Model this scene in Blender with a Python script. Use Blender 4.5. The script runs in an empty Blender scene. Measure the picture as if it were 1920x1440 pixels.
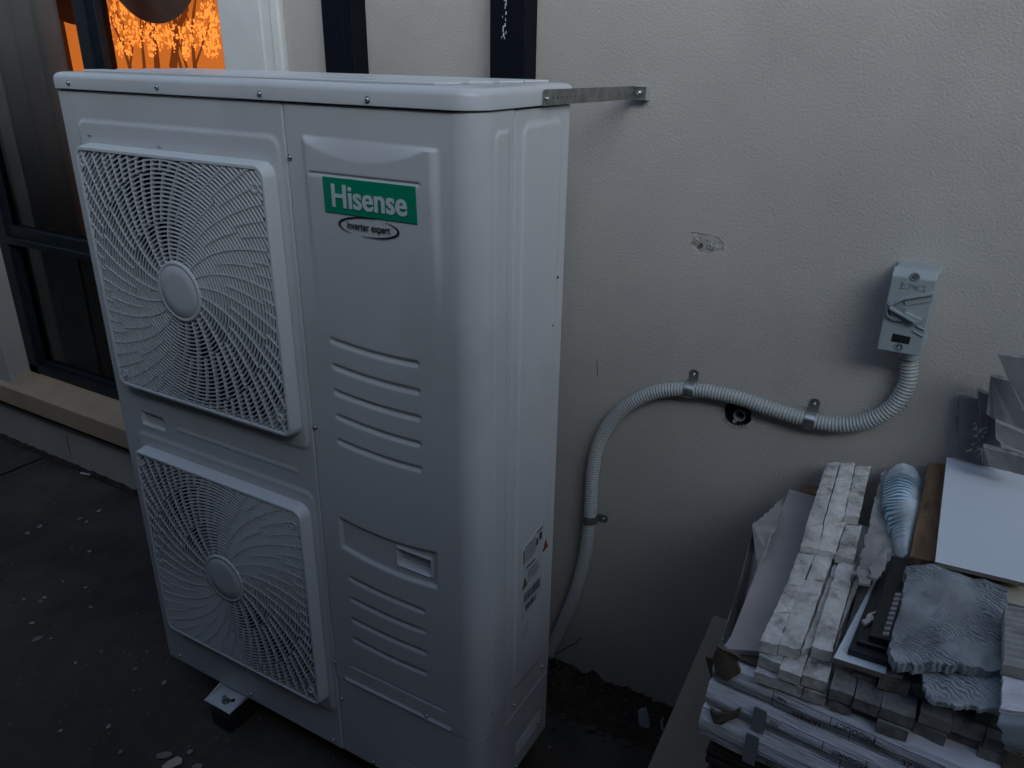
import bpy, math, random
import numpy as np
from mathutils import Vector, Matrix, noise
random.seed(7)
D = bpy.data
S = bpy.context.scene
COL = S.collection
# ---------------------------------------------------------------- camera
cam_d = D.cameras.new('camera'); cam = D.objects.new('camera', cam_d); COL.objects.link(cam); S.camera = cam
CR = Vector((0.864737, 0.502049, 0.013270)); CU = Vector((-0.206301, 0.330997, 0.920805)); CF = Vector((-0.457896, 0.798992, -0.389799))
mw = Matrix((CR, CU, -CF)).transposed().to_4x4(); mw.translation = Vector((1.55440, -0.94802, 1.53632))
cam.matrix_world = mw
cam_d.sensor_width = 36.0; cam_d.lens = 27.598; cam_d.clip_start = 0.02; cam_d.clip_end = 500
# ---------------------------------------------------------------- sky, sun, exposure
W = D.worlds.new('World'); S.world = W; W.use_nodes = True
wn = W.node_tree.nodes; wl = W.node_tree.links
for n in list(wn): wn.remove(n)
sky = wn.new('ShaderNodeTexSky'); sky.sky_type = 'NISHITA'; sky.sun_disc = False
SUN_EL, SUN_AZ = math.radians(25.0), math.radians(143.0)
sky.sun_elevation = SUN_EL; sky.sun_rotation = SUN_AZ; sky.air_density = 1.0; sky.dust_density = 2.0; sky.ozone_density = 1.0
bg = wn.new('ShaderNodeBackground'); bg.inputs[1].default_value = 0.15
wo = wn.new('ShaderNodeOutputWorld'); wl.new(sky.outputs[0], bg.inputs[0]); wl.new(bg.outputs[0], wo.inputs[0])
sd = D.lights.new('sun', 'SUN'); sun = D.objects.new('sun', sd); COL.objects.link(sun)
sd.energy = 1.55; sd.angle = math.radians(43); sd.color = (0.66, 0.86, 1.0)
sdir = Vector((math.sin(SUN_AZ) * math.cos(SUN_EL), math.cos(SUN_AZ) * math.cos(SUN_EL), math.sin(SUN_EL)))
sun.rotation_euler = sdir.to_track_quat('Z', 'Y').to_euler(); sun.location = (1, -1, 6)
S.view_settings.view_transform = 'Standard'; S.view_settings.look = 'None'; S.view_settings.gamma = 1
S.view_settings.use_curve_mapping = False; S.view_settings.exposure = 0.33
S.render.engine = 'CYCLES'

EG, EL = 0.75, 1.1   # brightness of the lit blind in the room
# ---------------------------------------------------------------- materials
def mat(name, col, rough=0.6, metal=0.0, var=0.0, vscale=8.0, col2=None, c2scale=12.0, c2lo=0.5, c2hi=0.7,
        bump=0.0, bscale=100.0, bdist=0.002, spec=0.5, coat=0.0, emit=None, estr=1.0, stretch=(1, 1, 1), bdetail=3.0, objvar=0.0):
    m = D.materials.new(name); m.use_nodes = True; nt = m.node_tree; N = nt.nodes; L = nt.links
    b = N['Principled BSDF']; b.inputs['Base Color'].default_value = (*col, 1); b.inputs['Roughness'].default_value = rough
    b.inputs['Metallic'].default_value = metal; b.inputs['Specular IOR Level'].default_value = spec
    b.inputs['Coat Weight'].default_value = coat; b.inputs['Coat Roughness'].default_value = 0.12
    tc = N.new('ShaderNodeTexCoord'); mp = N.new('ShaderNodeMapping'); mp.inputs['Scale'].default_value = stretch
    L.new(tc.outputs['Object'], mp.inputs[0]); last = None
    if var or col2 or objvar:
        rgb = N.new('ShaderNodeRGB'); rgb.outputs[0].default_value = (*col, 1); last = rgb.outputs[0]
    if col2:
        n2 = N.new('ShaderNodeTexNoise'); n2.inputs['Scale'].default_value = c2scale; n2.inputs['Detail'].default_value = 6
        n2.inputs['Roughness'].default_value = 0.65; L.new(mp.outputs[0], n2.inputs['Vector'])
        mr = N.new('ShaderNodeMapRange'); mr.inputs[1].default_value = c2lo; mr.inputs[2].default_value = c2hi
        L.new(n2.outputs[0], mr.inputs[0]); mx = N.new('ShaderNodeMix'); mx.data_type = 'RGBA'
        L.new(mr.outputs[0], mx.inputs[0]); L.new(last, mx.inputs[6]); mx.inputs[7].default_value = (*col2, 1); last = mx.outputs[2]
    if var:
        n1 = N.new('ShaderNodeTexNoise'); n1.inputs['Scale'].default_value = vscale; n1.inputs['Detail'].default_value = 5
        L.new(mp.outputs[0], n1.inputs['Vector'])
        mr = N.new('ShaderNodeMapRange'); mr.inputs[1].default_value = 0.3; mr.inputs[2].default_value = 0.7
        mr.inputs[3].default_value = 1 - var; mr.inputs[4].default_value = 1 + var; L.new(n1.outputs[0], mr.inputs[0])
        vm = N.new('ShaderNodeVectorMath'); vm.operation = 'SCALE'; L.new(last, vm.inputs[0]); L.new(mr.outputs[0], vm.inputs['Scale']); last = vm.outputs[0]
    if objvar:
        oi = N.new('ShaderNodeObjectInfo'); mr = N.new('ShaderNodeMapRange'); mr.inputs[3].default_value = 1 - objvar; mr.inputs[4].default_value = 1 + objvar
        L.new(oi.outputs['Random'], mr.inputs[0]); vm = N.new('ShaderNodeVectorMath'); vm.operation = 'SCALE'
        L.new(last, vm.inputs[0]); L.new(mr.outputs[0], vm.inputs['Scale']); last = vm.outputs[0]
    if last is not None: L.new(last, b.inputs['Base Color'])
    if bump:
        n3 = N.new('ShaderNodeTexNoise'); n3.inputs['Scale'].default_value = bscale; n3.inputs['Detail'].default_value = bdetail
        L.new(mp.outputs[0], n3.inputs['Vector']); bp = N.new('ShaderNodeBump'); bp.inputs['Strength'].default_value = bump
        bp.inputs['Distance'].default_value = bdist; L.new(n3.outputs[0], bp.inputs['Height']); L.new(bp.outputs[0], b.inputs['Normal'])
    if emit: b.inputs['Emission Color'].default_value = (*emit, 1); b.inputs['Emission Strength'].default_value = estr
    return m

def stripes(m, scale, colA, colB, lo=0.35, hi=0.6, distort=3.0, dscale=1.2, direction='Y', rot=(0, 0, 0)):
    """printed wave stripes mixed over the base colour (flat print)"""
    nt = m.node_tree; N = nt.nodes; L = nt.links; b = N['Principled BSDF']
    tc = N.new('ShaderNodeTexCoord'); mp = N.new('ShaderNodeMapping'); mp.inputs['Rotation'].default_value = rot
    L.new(tc.outputs['Object'], mp.inputs[0])
    w = N.new('ShaderNodeTexWave'); w.bands_direction = direction; w.inputs['Scale'].default_value = scale
    w.inputs['Distortion'].default_value = distort; w.inputs['Detail'].default_value = 1.5; w.inputs['Detail Scale'].default_value = dscale
    L.new(mp.outputs[0], w.inputs['Vector'])
    mr = N.new('ShaderNodeMapRange'); mr.inputs[1].default_value = lo; mr.inputs[2].default_value = hi; L.new(w.outputs['Fac'], mr.inputs[0])
    mx = N.new('ShaderNodeMix'); mx.data_type = 'RGBA'; mk = N.new('ShaderNodeTexNoise'); mk.inputs['Scale'].default_value = 9; mk.inputs['Detail'].default_value = 1; L.new(tc.outputs['Object'], mk.inputs['Vector'])
    mm = N.new('ShaderNodeMapRange'); mm.inputs[1].default_value = 0.40; mm.inputs[2].default_value = 0.52; L.new(mk.outputs[0], mm.inputs[0])
    mu = N.new('ShaderNodeMath'); mu.operation = 'MULTIPLY'; L.new(mr.outputs[0], mu.inputs[0]); L.new(mm.outputs[0], mu.inputs[1]); L.new(mu.outputs[0], mx.inputs[0])
    mx.inputs[6].default_value = (*colA, 1); mx.inputs[7].default_value = (*colB, 1)
    # dirt over the print
    n = N.new('ShaderNodeTexNoise'); n.inputs['Scale'].default_value = 14; n.inputs['Detail'].default_value = 6; L.new(tc.outputs['Object'], n.inputs['Vector'])
    r2 = N.new('ShaderNodeMapRange'); r2.inputs[1].default_value = 0.35; r2.inputs[2].default_value = 0.75; r2.inputs[3].default_value = 1.15; r2.inputs[4].default_value = 0.40
    L.new(n.outputs[0], r2.inputs[0]); vm = N.new('ShaderNodeVectorMath'); vm.operation = 'SCALE'
    L.new(mx.outputs[2], vm.inputs[0]); L.new(r2.outputs[0], vm.inputs['Scale']); L.new(vm.outputs[0], b.inputs['Base Color'])
    return m

# shared metal enamel
m_white = mat('white_enamel', (0.60, 0.615, 0.625), rough=0.36, var=0.05, vscale=3, coat=0.15, col2=(0.50, 0.50, 0.49), c2scale=2.5, c2lo=0.52, c2hi=0.8, bump=0.04, bscale=900, bdist=0.0004)
m_grille = mat('white_grille_plastic', (0.64, 0.665, 0.68), rough=0.45)
m_inner = mat('dark_fan_inside', (0.012, 0.012, 0.014), rough=0.8)
m_fan = mat('dark_fan_plastic', (0.03, 0.032, 0.036), rough=0.5)
m_seam = mat('black_shadow_gap', (0.03, 0.03, 0.032), rough=0.9)
m_zinc = mat('zinc_steel', (0.55, 0.56, 0.56), rough=0.32, metal=1.0, var=0.15, vscale=60)
m_zincd = mat('dull_galvanised_steel', (0.30, 0.31, 0.29), rough=0.42, metal=0.85, var=0.25, vscale=40)
m_green = mat('green_badge', (0.0, 0.27, 0.15), rough=0.35)
m_badgew = mat('white_badge_print', (0.62, 0.68, 0.70), rough=0.4)
m_black = mat('black_print', (0.012, 0.012, 0.014), rough=0.5)
m_rubber = mat('black_rubber', (0.012, 0.012, 0.013), rough=0.75, var=0.3, vscale=30)
m_wall = mat('rendered_wall', (0.41, 0.392, 0.37), rough=0.9, var=0.09, vscale=2.4, bump=0.55, bscale=220, bdist=0.0024, bdetail=2.0, col2=(0.35, 0.335, 0.315), c2scale=3.5, c2lo=0.5, c2hi=0.9)
m_sill = mat('tan_rendered_sill', (0.36, 0.27, 0.18), rough=0.85, var=0.10, vscale=9, bump=0.4, bscale=200, bdist=0.0015)
m_patch = mat('chipped_plaster', (0.36, 0.345, 0.33), rough=0.9, var=0.25, vscale=60, bump=0.8, bscale=120, bdist=0.004)
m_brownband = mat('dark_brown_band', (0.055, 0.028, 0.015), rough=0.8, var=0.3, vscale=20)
m_post = mat('black_painted_steel', (0.0035, 0.005, 0.010), spec=0.15, rough=0.6, var=0.3, vscale=12)
m_frame = mat('dark_blue_aluminium', (0.010, 0.014, 0.020), spec=0.25, rough=0.4, var=0.2, vscale=20)
m_trimw = mat('white_painted_trim', (0.60, 0.62, 0.62), rough=0.5, var=0.05, vscale=14)
m_trimi = mat('beige_inner_trim', (0.30, 0.25, 0.20), rough=0.6)
m_conduit = mat('grey_conduit', (0.36, 0.385, 0.385), rough=0.45, var=0.06, vscale=12)
m_switch = mat('grey_switch_plastic', (0.30, 0.345, 0.36), rough=0.4, var=0.04, vscale=20)
m_switchd = mat('grey_switch_recess', (0.20, 0.24, 0.26), rough=0.6)
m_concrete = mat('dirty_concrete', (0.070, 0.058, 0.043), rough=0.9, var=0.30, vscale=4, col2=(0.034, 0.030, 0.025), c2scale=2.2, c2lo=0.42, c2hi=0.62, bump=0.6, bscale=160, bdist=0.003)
m_dirt = mat('dark_soil', (0.034, 0.026, 0.018), rough=1.0, var=0.5, vscale=30, bump=1.0, bscale=60, bdist=0.01)
m_chip = mat('pale_chip', (0.24, 0.23, 0.20), rough=0.8, var=0.2, vscale=60, objvar=0.35)
m_stone = mat('split_quartz_stone', (0.62, 0.605, 0.575), rough=0.75, var=0.16, vscale=38, col2=(0.13, 0.10, 0.08), c2scale=20, c2lo=0.48, c2hi=0.70, bump=0.9, bscale=70, bdist=0.004, bdetail=6, objvar=0.15)
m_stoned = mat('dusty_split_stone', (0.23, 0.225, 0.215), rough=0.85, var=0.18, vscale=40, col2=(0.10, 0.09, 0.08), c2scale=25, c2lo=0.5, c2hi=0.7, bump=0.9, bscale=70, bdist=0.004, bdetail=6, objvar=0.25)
m_plank = mat('pinkish_grey_tile', (0.37, 0.34, 0.345), rough=0.55, var=0.10, vscale=10, col2=(0.38, 0.34, 0.34), c2scale=9, c2lo=0.5, c2hi=0.72)
m_mdf = mat('tan_board', (0.40, 0.34, 0.275), rough=0.8, var=0.12, vscale=6, col2=(0.18, 0.15, 0.11), c2scale=25, c2lo=0.66, c2hi=0.75)
m_card = mat('grey_cardboard', (0.72, 0.72, 0.76), rough=0.85, var=0.12, vscale=25, col2=(0.26, 0.23, 0.20), c2scale=7, c2lo=0.58, c2hi=0.72, bump=0.7, bscale=25, bdist=0.006, stretch=(1, 1, 5))
m_cardb = mat('brown_cardboard', (0.12, 0.092, 0.065), rough=0.9, var=0.25, vscale=25, bump=0.5, bscale=60, bdist=0.003)
m_tape = mat('grey_tape', (0.24, 0.245, 0.26), rough=0.4, var=0.1, vscale=20)
m_timber = mat('weathered_timber', (0.20, 0.125, 0.072), rough=0.8, var=0.30, vscale=14, stretch=(6, 1, 6), col2=(0.10, 0.055, 0.03), c2scale=9, c2lo=0.5, c2hi=0.68, bump=0.4, bscale=60, bdist=0.002)
m_dark_wood = mat('dark_plank_edges', (0.075, 0.062, 0.05), rough=0.8, var=0.3, vscale=30, objvar=0.4)
m_board = mat('white_melamine', (0.70, 0.76, 0.82), rough=0.30, var=0.03, vscale=3, col2=(0.50, 0.54, 0.60), c2scale=30, c2lo=0.68, c2hi=0.78)
m_boarde = mat('white_board_edge', (0.20, 0.17, 0.14), rough=0.9)
m_cream = mat('cream_board', (0.42, 0.38, 0.28), rough=0.6, var=0.06, vscale=8)
m_blackp = mat('black_moulded_panel', (0.012, 0.014, 0.018), rough=0.42, var=0.3, vscale=10, bump=0.25, bscale=40, bdist=0.001, stretch=(6, 1, 1))
m_tile = mat('grey_broken_tile', (0.13, 0.132, 0.137), rough=0.6, var=0.15, vscale=7, col2=(0.19, 0.19, 0.195), c2scale=12, c2lo=0.5, c2hi=0.75)
m_tilee = mat('pale_broken_edge', (0.25, 0.25, 0.25), rough=0.9, var=0.35, vscale=70, bump=1.0, bscale=120, bdist=0.005)
m_wave = stripes(mat('blue_wave_print', (0.5, 0.6, 0.65), rough=0.5, bump=0.5, bscale=30, bdist=0.004), 30, (0.66, 0.76, 0.82), (0.05, 0.22, 0.34), 0.35, 0.6, 5.5, 0.35, 'Y', (0, 0, 0.25))
m_carton = stripes(mat('crumpled_wave_carton', (0.3, 0.34, 0.38), rough=0.75, bump=0.9, bscale=45, bdist=0.006), 62, (0.31, 0.34, 0.36), (0.11, 0.13, 0.16), 0.2, 0.8, 7.0, 1.6, 'Y', (0, 0, 0.5))
m_torn = mat('torn_grey_paper', (0.33, 0.32, 0.31), rough=0.9, var=0.25, vscale=25, bump=0.9, bscale=35, bdist=0.006)
m_plastic = mat('silver_plastic', (0.35, 0.39, 0.43), rough=0.22, var=0.2, vscale=10, bump=0.6, bscale=14, bdist=0.01)
m_shade_wall = mat('dark_shade_wall', (0.03, 0.026, 0.023), rough=0.9, var=0.2, vscale=5)
m_curt = mat('grey_curtain', (0.42, 0.40, 0.385), rough=0.9, var=0.1, vscale=4)
m_curtg = mat('pale_green_curtain', (0.80, 0.84, 0.78), rough=0.9, var=0.1, vscale=6)
m_room = mat('beige_room_wall', (0.80, 0.72, 0.62), rough=0.9)
m_swag = mat('dark_grey_swag', (0.17, 0.155, 0.14), rough=0.7, var=0.15, vscale=9)
m_glow = mat('orange_lit_blind', (0.25, 0.08, 0.02), rough=0.9, emit=(0.62, 0.155, 0.022), estr=EG)
m_leaf = mat('orange_lit_blossom', (0.4, 0.15, 0.03), rough=0.9, emit=(1.0, 0.29, 0.045), estr=EL)
m_trunk = mat('orange_lit_trunk', (0.12, 0.04, 0.01), rough=0.9, emit=(0.15, 0.034, 0.006), estr=EG)
m_gap = mat('dark_cavity', (0.008, 0.008, 0.008), rough=1.0)
# glass
m_glass = D.materials.new('window_glass'); m_glass.use_nodes = True
_n = m_glass.node_tree.nodes; _l = m_glass.node_tree.links
for n in list(_n): _n.remove(n)
_o = _n.new('ShaderNodeOutputMaterial'); _t = _n.new('ShaderNodeBsdfTransparent'); _t.inputs[0].default_value = (0.94, 0.95, 0.95, 1)
_g = _n.new('ShaderNodeBsdfGlossy'); _g.inputs['Roughness'].default_value = 0.01; _f = _n.new('ShaderNodeFresnel'); _f.inputs[0].default_value = 1.5
_m = _n.new('ShaderNodeMixShader'); _l.new(_f.outputs[0], _m.inputs[0]); _l.new(_t.outputs[0], _m.inputs[1]); _l.new(_g.outputs[0], _m.inputs[2]); _l.new(_m.outputs[0], _o.inputs[0])

# ---------------------------------------------------------------- mesh helpers
def tag(o, label=None, cat=None, group=None, kind=None):
    if label: o['label'] = label
    if cat: o['category'] = cat
    if group: o['group'] = group
    if kind: o['kind'] = kind
    return o
def thing(name, label, cat, loc=(0, 0, 0), group=None):
    o = D.objects.new(name, None); COL.objects.link(o); o.location = loc; o.empty_display_size = 0.05
    return tag(o, label, cat, group)
def wloc(o):
    v = Vector(o.location)
    while o.parent: o = o.parent; v += Vector(o.location)
    return v
class MB:
    def __init__(s): s.v = []; s.f = []; s.mi = []
    def add(s, vs, fs, mi=0):
        k = len(s.v); s.v += [tuple(p) for p in vs]; s.f += [tuple(i + k for i in f) for f in fs]; s.mi += [mi] * len(fs); return s
    def box(s, x0, x1, y0, y1, z0, z1, mi=0):
        v = [(x, y, z) for x in (x0, x1) for y in (y0, y1) for z in (z0, z1)]
        return s.add(v, [(0, 1, 3, 2), (4, 6, 7, 5), (0, 4, 5, 1), (2, 3, 7, 6), (0, 2, 6, 4), (1, 5, 7, 3)], mi)
    def prism(s, top, vec, mi=0, mi_side=None):
        n = len(top); top = [Vector(p) for p in top]; bot = [p + Vector(vec) for p in top]
        # newell normal to orient
        nn = Vector((0, 0, 0))
        for i in range(n): a = top[i]; b = top[(i + 1) % n]; nn += a.cross(b)
        if nn.dot(Vector(vec)) > 0: top.reverse(); bot.reverse()
        k = mi if mi_side is None else mi_side
        s.add(top + bot, [tuple(range(n))], mi)
        s.f.append(tuple(range(len(s.v) - 1, len(s.v) - n - 1, -1))); s.mi.append(k)
        base = len(s.v) - 2 * n
        for i in range(n):
            j = (i + 1) % n; s.f.append((base + i, base + n + i, base + n + j, base + j)); s.mi.append(k)
        return s
    def cyl(s, c, axis, r, h, n=16, r2=None, mi=0, cap=True):
        c = Vector(c); ax = Vector(axis).normalized(); q = ax.to_track_quat('Z', 'Y'); r2 = r if r2 is None else r2
        v = []
        for k, (rr, hh) in enumerate(((r, 0), (r2, h))):
            for i in range(n):
                a = 2 * math.pi * i / n; v.append(c + q @ Vector((rr * math.cos(a), rr * math.sin(a), hh)))
        f = [(i, (i + 1) % n, n + (i + 1) % n, n + i) for i in range(n)]
        if cap: f += [tuple(range(n - 1, -1, -1)), tuple(range(n, 2 * n))]
        return s.add(v, f, mi)
    def lathe(s, c, axis, prof, n=24, mi=0):
        c = Vector(c); q = Vector(axis).normalized().to_track_quat('Z', 'Y'); v = []; f = []
        for (r, h) in prof:
            for i in range(n):
                a = 2 * math.pi * i / n; v.append(c + q @ Vector((r * math.cos(a), r * math.sin(a), h)))
        for k in range(len(prof) - 1):
            for i in range(n):
                j = (i + 1) % n; f.append((k * n + i, k * n + j, (k + 1) * n + j, (k + 1) * n + i))
        return s.add(v, f, mi)
    def tube(s, pts, rad, n=8, mi=0, up=Vector((0, 0, 1)), cap=True):
        pts = [Vector(p) for p in pts]; v = []; f = []; m = len(pts)
        for i, p in enumerate(pts):
            t = (pts[min(i + 1, m - 1)] - pts[max(i - 1, 0)]).normalized()
            a = t.cross(up)
            if a.length < 1e-3: a = t.cross(Vector((1, 0, 0)))
            a.normalize(); b = a.cross(t).normalized(); r = rad[i] if hasattr(rad, '__len__') else rad
            for k in range(n):
                th = 2 * math.pi * k / n; v.append(p + a * (r * math.cos(th)) + b * (r * math.sin(th)))
        for i in range(m - 1):
            for k in range(n):
                j = (k + 1) % n; f.append((i * n + k, i * n + j, (i + 1) * n + j, (i + 1) * n + k))
        if cap: f += [tuple(range(n - 1, -1, -1)), tuple(range((m - 1) * n, m * n))]
        return s.add(v, f, mi)
    def build(s, name, mats, parent=None, smooth=False, bevel=0.0, seg=2, angle=40, **tags):
        if not isinstance(mats, (list, tuple)): mats = [mats]
        off = wloc(parent) if parent else Vector((0, 0, 0))
        me = D.meshes.new(name); me.from_pydata([(p[0] - off.x, p[1] - off.y, p[2] - off.z) for p in s.v], [], s.f)
        for m in mats: me.materials.append(m)
        if len(mats) > 1: me.polygons.foreach_set('material_index', s.mi)
        if smooth:
            me.polygons.foreach_set('use_smooth', [True] * len(me.polygons))
            try: me.set_sharp_from_angle(angle=math.radians(angle))
            except Exception: pass
        me.update(); o = D.objects.new(name, me); COL.objects.link(o)
        if parent: o.parent = parent
        if bevel > 0:
            b = o.modifiers.new('bevel', 'BEVEL'); b.width = bevel; b.segments = seg; b.limit_method = 'ANGLE'; b.angle_limit = math.radians(35)
        return tag(o, **tags)
def clone(o, loc, parent=None):
    c = o.copy(); COL.objects.link(c); c.location = loc; c.parent = parent
    for k in ('label', 'category', 'group'):
        if k in c and parent: del c[k]
    return c
def text_mesh(name, s, size, origin, xdir, ydir, m, parent, sx=1.0, bold=0.0, depth=0.0006, shear=0.0):
    cu = D.curves.new('t', 'FONT'); cu.body = s; cu.size = size; cu.offset = bold; cu.extrude = depth / 2; cu.shear = shear
    cu.align_x = 'CENTER'; cu.align_y = 'CENTER'
    to = D.objects.new('t', cu); COL.objects.link(to); dg = bpy.context.evaluated_depsgraph_get()
    me = D.meshes.new_from_object(to.evaluated_get(dg)); D.objects.remove(to); D.curves.remove(cu)
    xd = Vector(xdir).normalized(); yd = Vector(ydir).normalized(); zd = xd.cross(yd); off = wloc(parent) if parent else Vector()
    for v in me.vertices: v.co = Vector(origin) - off + xd * (v.co.x * sx) + yd * v.co.y + zd * (v.co.z + depth / 2)
    me.name = name; me.materials.clear(); me.materials.append(m); o = D.objects.new(name, me); COL.objects.link(o); o.parent = parent
    return o
def ragged(pts, amp=0.003, step=0.008, seed=0, edges=None):
    out = []; n = len(pts)
    for i in range(n):
        a = Vector(pts[i]); b = Vector(pts[(i + 1) % n]); L = (b - a).length; k = max(1, int(L / step)) if (edges is None or i in edges) else 1
        nrm = (b - a).cross(Vector((0, 0.3, 1))).normalized() if L > 0 else Vector()
        for j in range(k):
            p = a.lerp(b, j / k)
            if j: p = p + nrm * amp * (noise.noise(p * 90 + Vector((seed, 0, 0))) * 1.6 + noise.noise(p * 260 + Vector((0, seed, 0))))
            out.append(p)
    return out
def slab(quad, th, nx=4, ny=8, amp=0.0015, seed=0, mb=None, nscale=60, mi=0, wav=0.0015):
    """stone-like block: bilinear top surface with relief and slightly crooked sides; quad = TL,TR,BR,BL world"""
    mb = mb or MB(); TL, TR, BR, BL = [Vector(p) for p in quad]; v = []
    for j in range(ny + 1):
        for i in range(nx + 1):
            p = TL.lerp(TR, i / nx).lerp(BL.lerp(BR, i / nx), j / ny)
            q = p * nscale + Vector((seed * 3.1, seed * 1.7, 0)); h = noise.noise(q) * amp + noise.noise(q * 2.7) * amp * 0.5
            e = Vector((noise.noise(q + Vector((9, 0, 0))), noise.noise(q + Vector((0, 9, 0))), 0)) * wav
            edge = i in (0, nx) or j in (0, ny)
            v.append(p + e + Vector((0, 0, h - (0.0012 if edge else 0))))
    W_ = nx + 1; f = [(j * W_ + i, (j + 1) * W_ + i, (j + 1) * W_ + i + 1, j * W_ + i + 1) for j in range(ny) for i in range(nx)]
    ring = [i for i in range(nx + 1)] + [j * W_ + nx for j in range(1, ny + 1)] + [ny * W_ + i for i in range(nx - 1, -1, -1)] + [j * W_ for j in range(ny - 1, 0, -1)]
    k = len(v)
    for r in ring: v.append(v[r] + Vector((noise.noise(v[r] * 200) * 0.001, noise.noise(v[r] * 170) * 0.001, -th)))
    m = len(ring)
    for a in range(m): b = (a + 1) % m; f.append((ring[a], ring[b], k + b, k + a))
    f.append(tuple(k + a for a in range(m - 1, -1, -1)))
    mb.add(v, f, mi); return mb

# ================================================================= SETTING
WY = 0.565
def struct(mb, name, m, **k): return mb.build(name, m, kind='structure', **k)
g = MB(); g.box(-60, 60, -60, 60, -0.30, -0.012); struct(g, 'ground', m_dirt)
def slabgrid(x0, x1, y0, y1, nx, ny, seed):
    mb = MB(); v = []
    for j in range(ny + 1):
        for i in range(nx + 1):
            x = x0 + (x1 - x0) * i / nx; y = y0 + (y1 - y0) * j / ny; h = noise.noise(Vector((x * 3, y * 3, seed))) * 0.003 + noise.noise(Vector((x * 14, y * 14, seed))) * 0.0015
            if i in (0, nx) or j in (0, ny): h -= 0.004
            v.append((x, y, h))
    mb.add(v, [(j * (nx + 1) + i, j * (nx + 1) + i + 1, (j + 1) * (nx + 1) + i + 1, (j + 1) * (nx + 1) + i) for j in range(ny) for i in range(nx)])
    mb.box(x0 + .001, x1 - .001, y0 + .001, y1 - .001, -0.30, -0.011); return mb
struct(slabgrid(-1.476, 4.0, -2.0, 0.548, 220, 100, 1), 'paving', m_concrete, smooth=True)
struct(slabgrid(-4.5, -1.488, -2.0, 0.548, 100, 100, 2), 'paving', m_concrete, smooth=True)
# added unseen walls opposite and at the ends, sized to shade the passage
g = MB(); g.box(-6, 5.2, -1.75, -1.60, -0.2, 2.74); g.box(5.05, 5.2, -1.6, WY, -0.2, 2.4); g.box(-6, -5.85, -1.6, WY, -0.2, 0.9); struct(g, 'shade_wall', m_shade_wall)

# --- house wall with window opening and the broken hole
house = thing('house_wall', 'beige textured rendered house wall behind the air conditioner with a low window at left', 'wall', (0, WY, 0))
import bmesh
def plate_with_holes(outer, holes, to3):
    bm = bmesh.new(); edges = []
    for loop in [outer] + holes:
        vs = [bm.verts.new(to3(p)) for p in loop]
        for i in range(len(vs)): edges.append(bm.edges.new((vs[i], vs[(i + 1) % len(vs)])))
    bmesh.ops.triangle_fill(bm, edges=edges, use_beauty=True, use_dissolve=False)
    bm.verts.index_update(); v = [tuple(x.co) for x in bm.verts]; f = [tuple(x.index for x in fc.verts) for fc in bm.faces]; bm.free(); return v, f
WX0, WX1, WZ0, WZ1 = -1.54, -0.145, 0.31, 2.15
hc = Vector((1.2262, 0.8535)); hole = []
for i in range(26):
    a = 2 * math.pi * i / 26; r = 0.024 + 0.004 * noise.noise(Vector((math.cos(a) * 2, math.sin(a) * 2, 3.3))); r *= (1 + 0.13 * abs(math.cos(2 * a + .8)))
    hole.append((hc.x + r * 1.12 * math.cos(a), hc.y + r * 1.15 * math.sin(a)))
patch = [(1.0855, 1.213), (1.108, 1.2125), (1.125, 1.2115), (1.143, 1.210), (1.158, 1.200), (1.156, 1.185), (1.142, 1.178), (1.128, 1.174), (1.108, 1.175), (1.098, 1.185), (1.087, 1.190)]
patch = [(x + 0.0025 * noise.noise(Vector((x * 300, z * 300, 0))), z + 0.0025 * noise.noise(Vector((z * 300, x * 300, 5)))) for x, z in patch]
v, f = plate_with_holes([(-4.5, -0.05), (4.0, -0.05), (4.0, 2.8), (-4.5, 2.8)], [[(WX0, WZ0), (WX1, WZ0), (WX1, WZ1), (WX0, WZ1)], hole, patch], lambda p: (p[0], WY, p[1]))
mb = MB(); mb.add(v, f); mb.build('wall_render', m_wall, house)
# recesses
def recess(loop, depth, name, m):
    mb = MB(); n = len(loop); a = [(x, WY, z) for x, z in loop]; cx = sum(p[0] for p in loop) / n; cz = sum(p[1] for p in loop) / n
    b = [(cx + (x - cx) * 0.93, WY + depth, cz + (z - cz) * 0.93) for x, z in loop]
    mb.add(a + b, [(i, (i + 1) % n, n + (i + 1) % n, n + i) for i in range(n)]); mb.add(b, [tuple(range(n))]); return mb.build(name, m, house, smooth=False)
recess(hole, 0.06, 'broken_hole', m_gap); recess(patch, 0.0012, 'chipped_patch', m_patch)
# chipped rim round the hole
mb = MB()
for i in range(7, 20):
    a = 2 * math.pi * (i - 1.5) / 26 + math.pi * .35; x = hc.x + 0.031 * math.cos(a); z = hc.y + 0.031 * math.sin(a)
    mb.add([(x - .004, WY - .0007, z - .003), (x + .0035, WY - .0009, z - .004), (x + .004, WY - .0022, z + .003), (x - .003, WY - .0007, z + .0045)], [(0, 1, 2, 3)])
mb.build('chipped_rim', m_patch, house)
mb = MB(); mb.lathe((hc.x + .004, WY + .03, hc.y - .007), (0, -1, 0), [(0.0105, -0.03), (0.0105, .026), (0.0125, .026), (0.0125, -.03)], 20); mb.build('pipe_stub', m_conduit, house, smooth=True)
mb = MB(); mb.lathe((hc.x - .004, WY + .03, hc.y - .021), (0, -1, 0), [(0.003, -0.03), (0.003, .027), (0.0042, .027), (0.0042, -.03)], 12); mb.build('pipe_stub', m_conduit, house, smooth=True)
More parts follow.
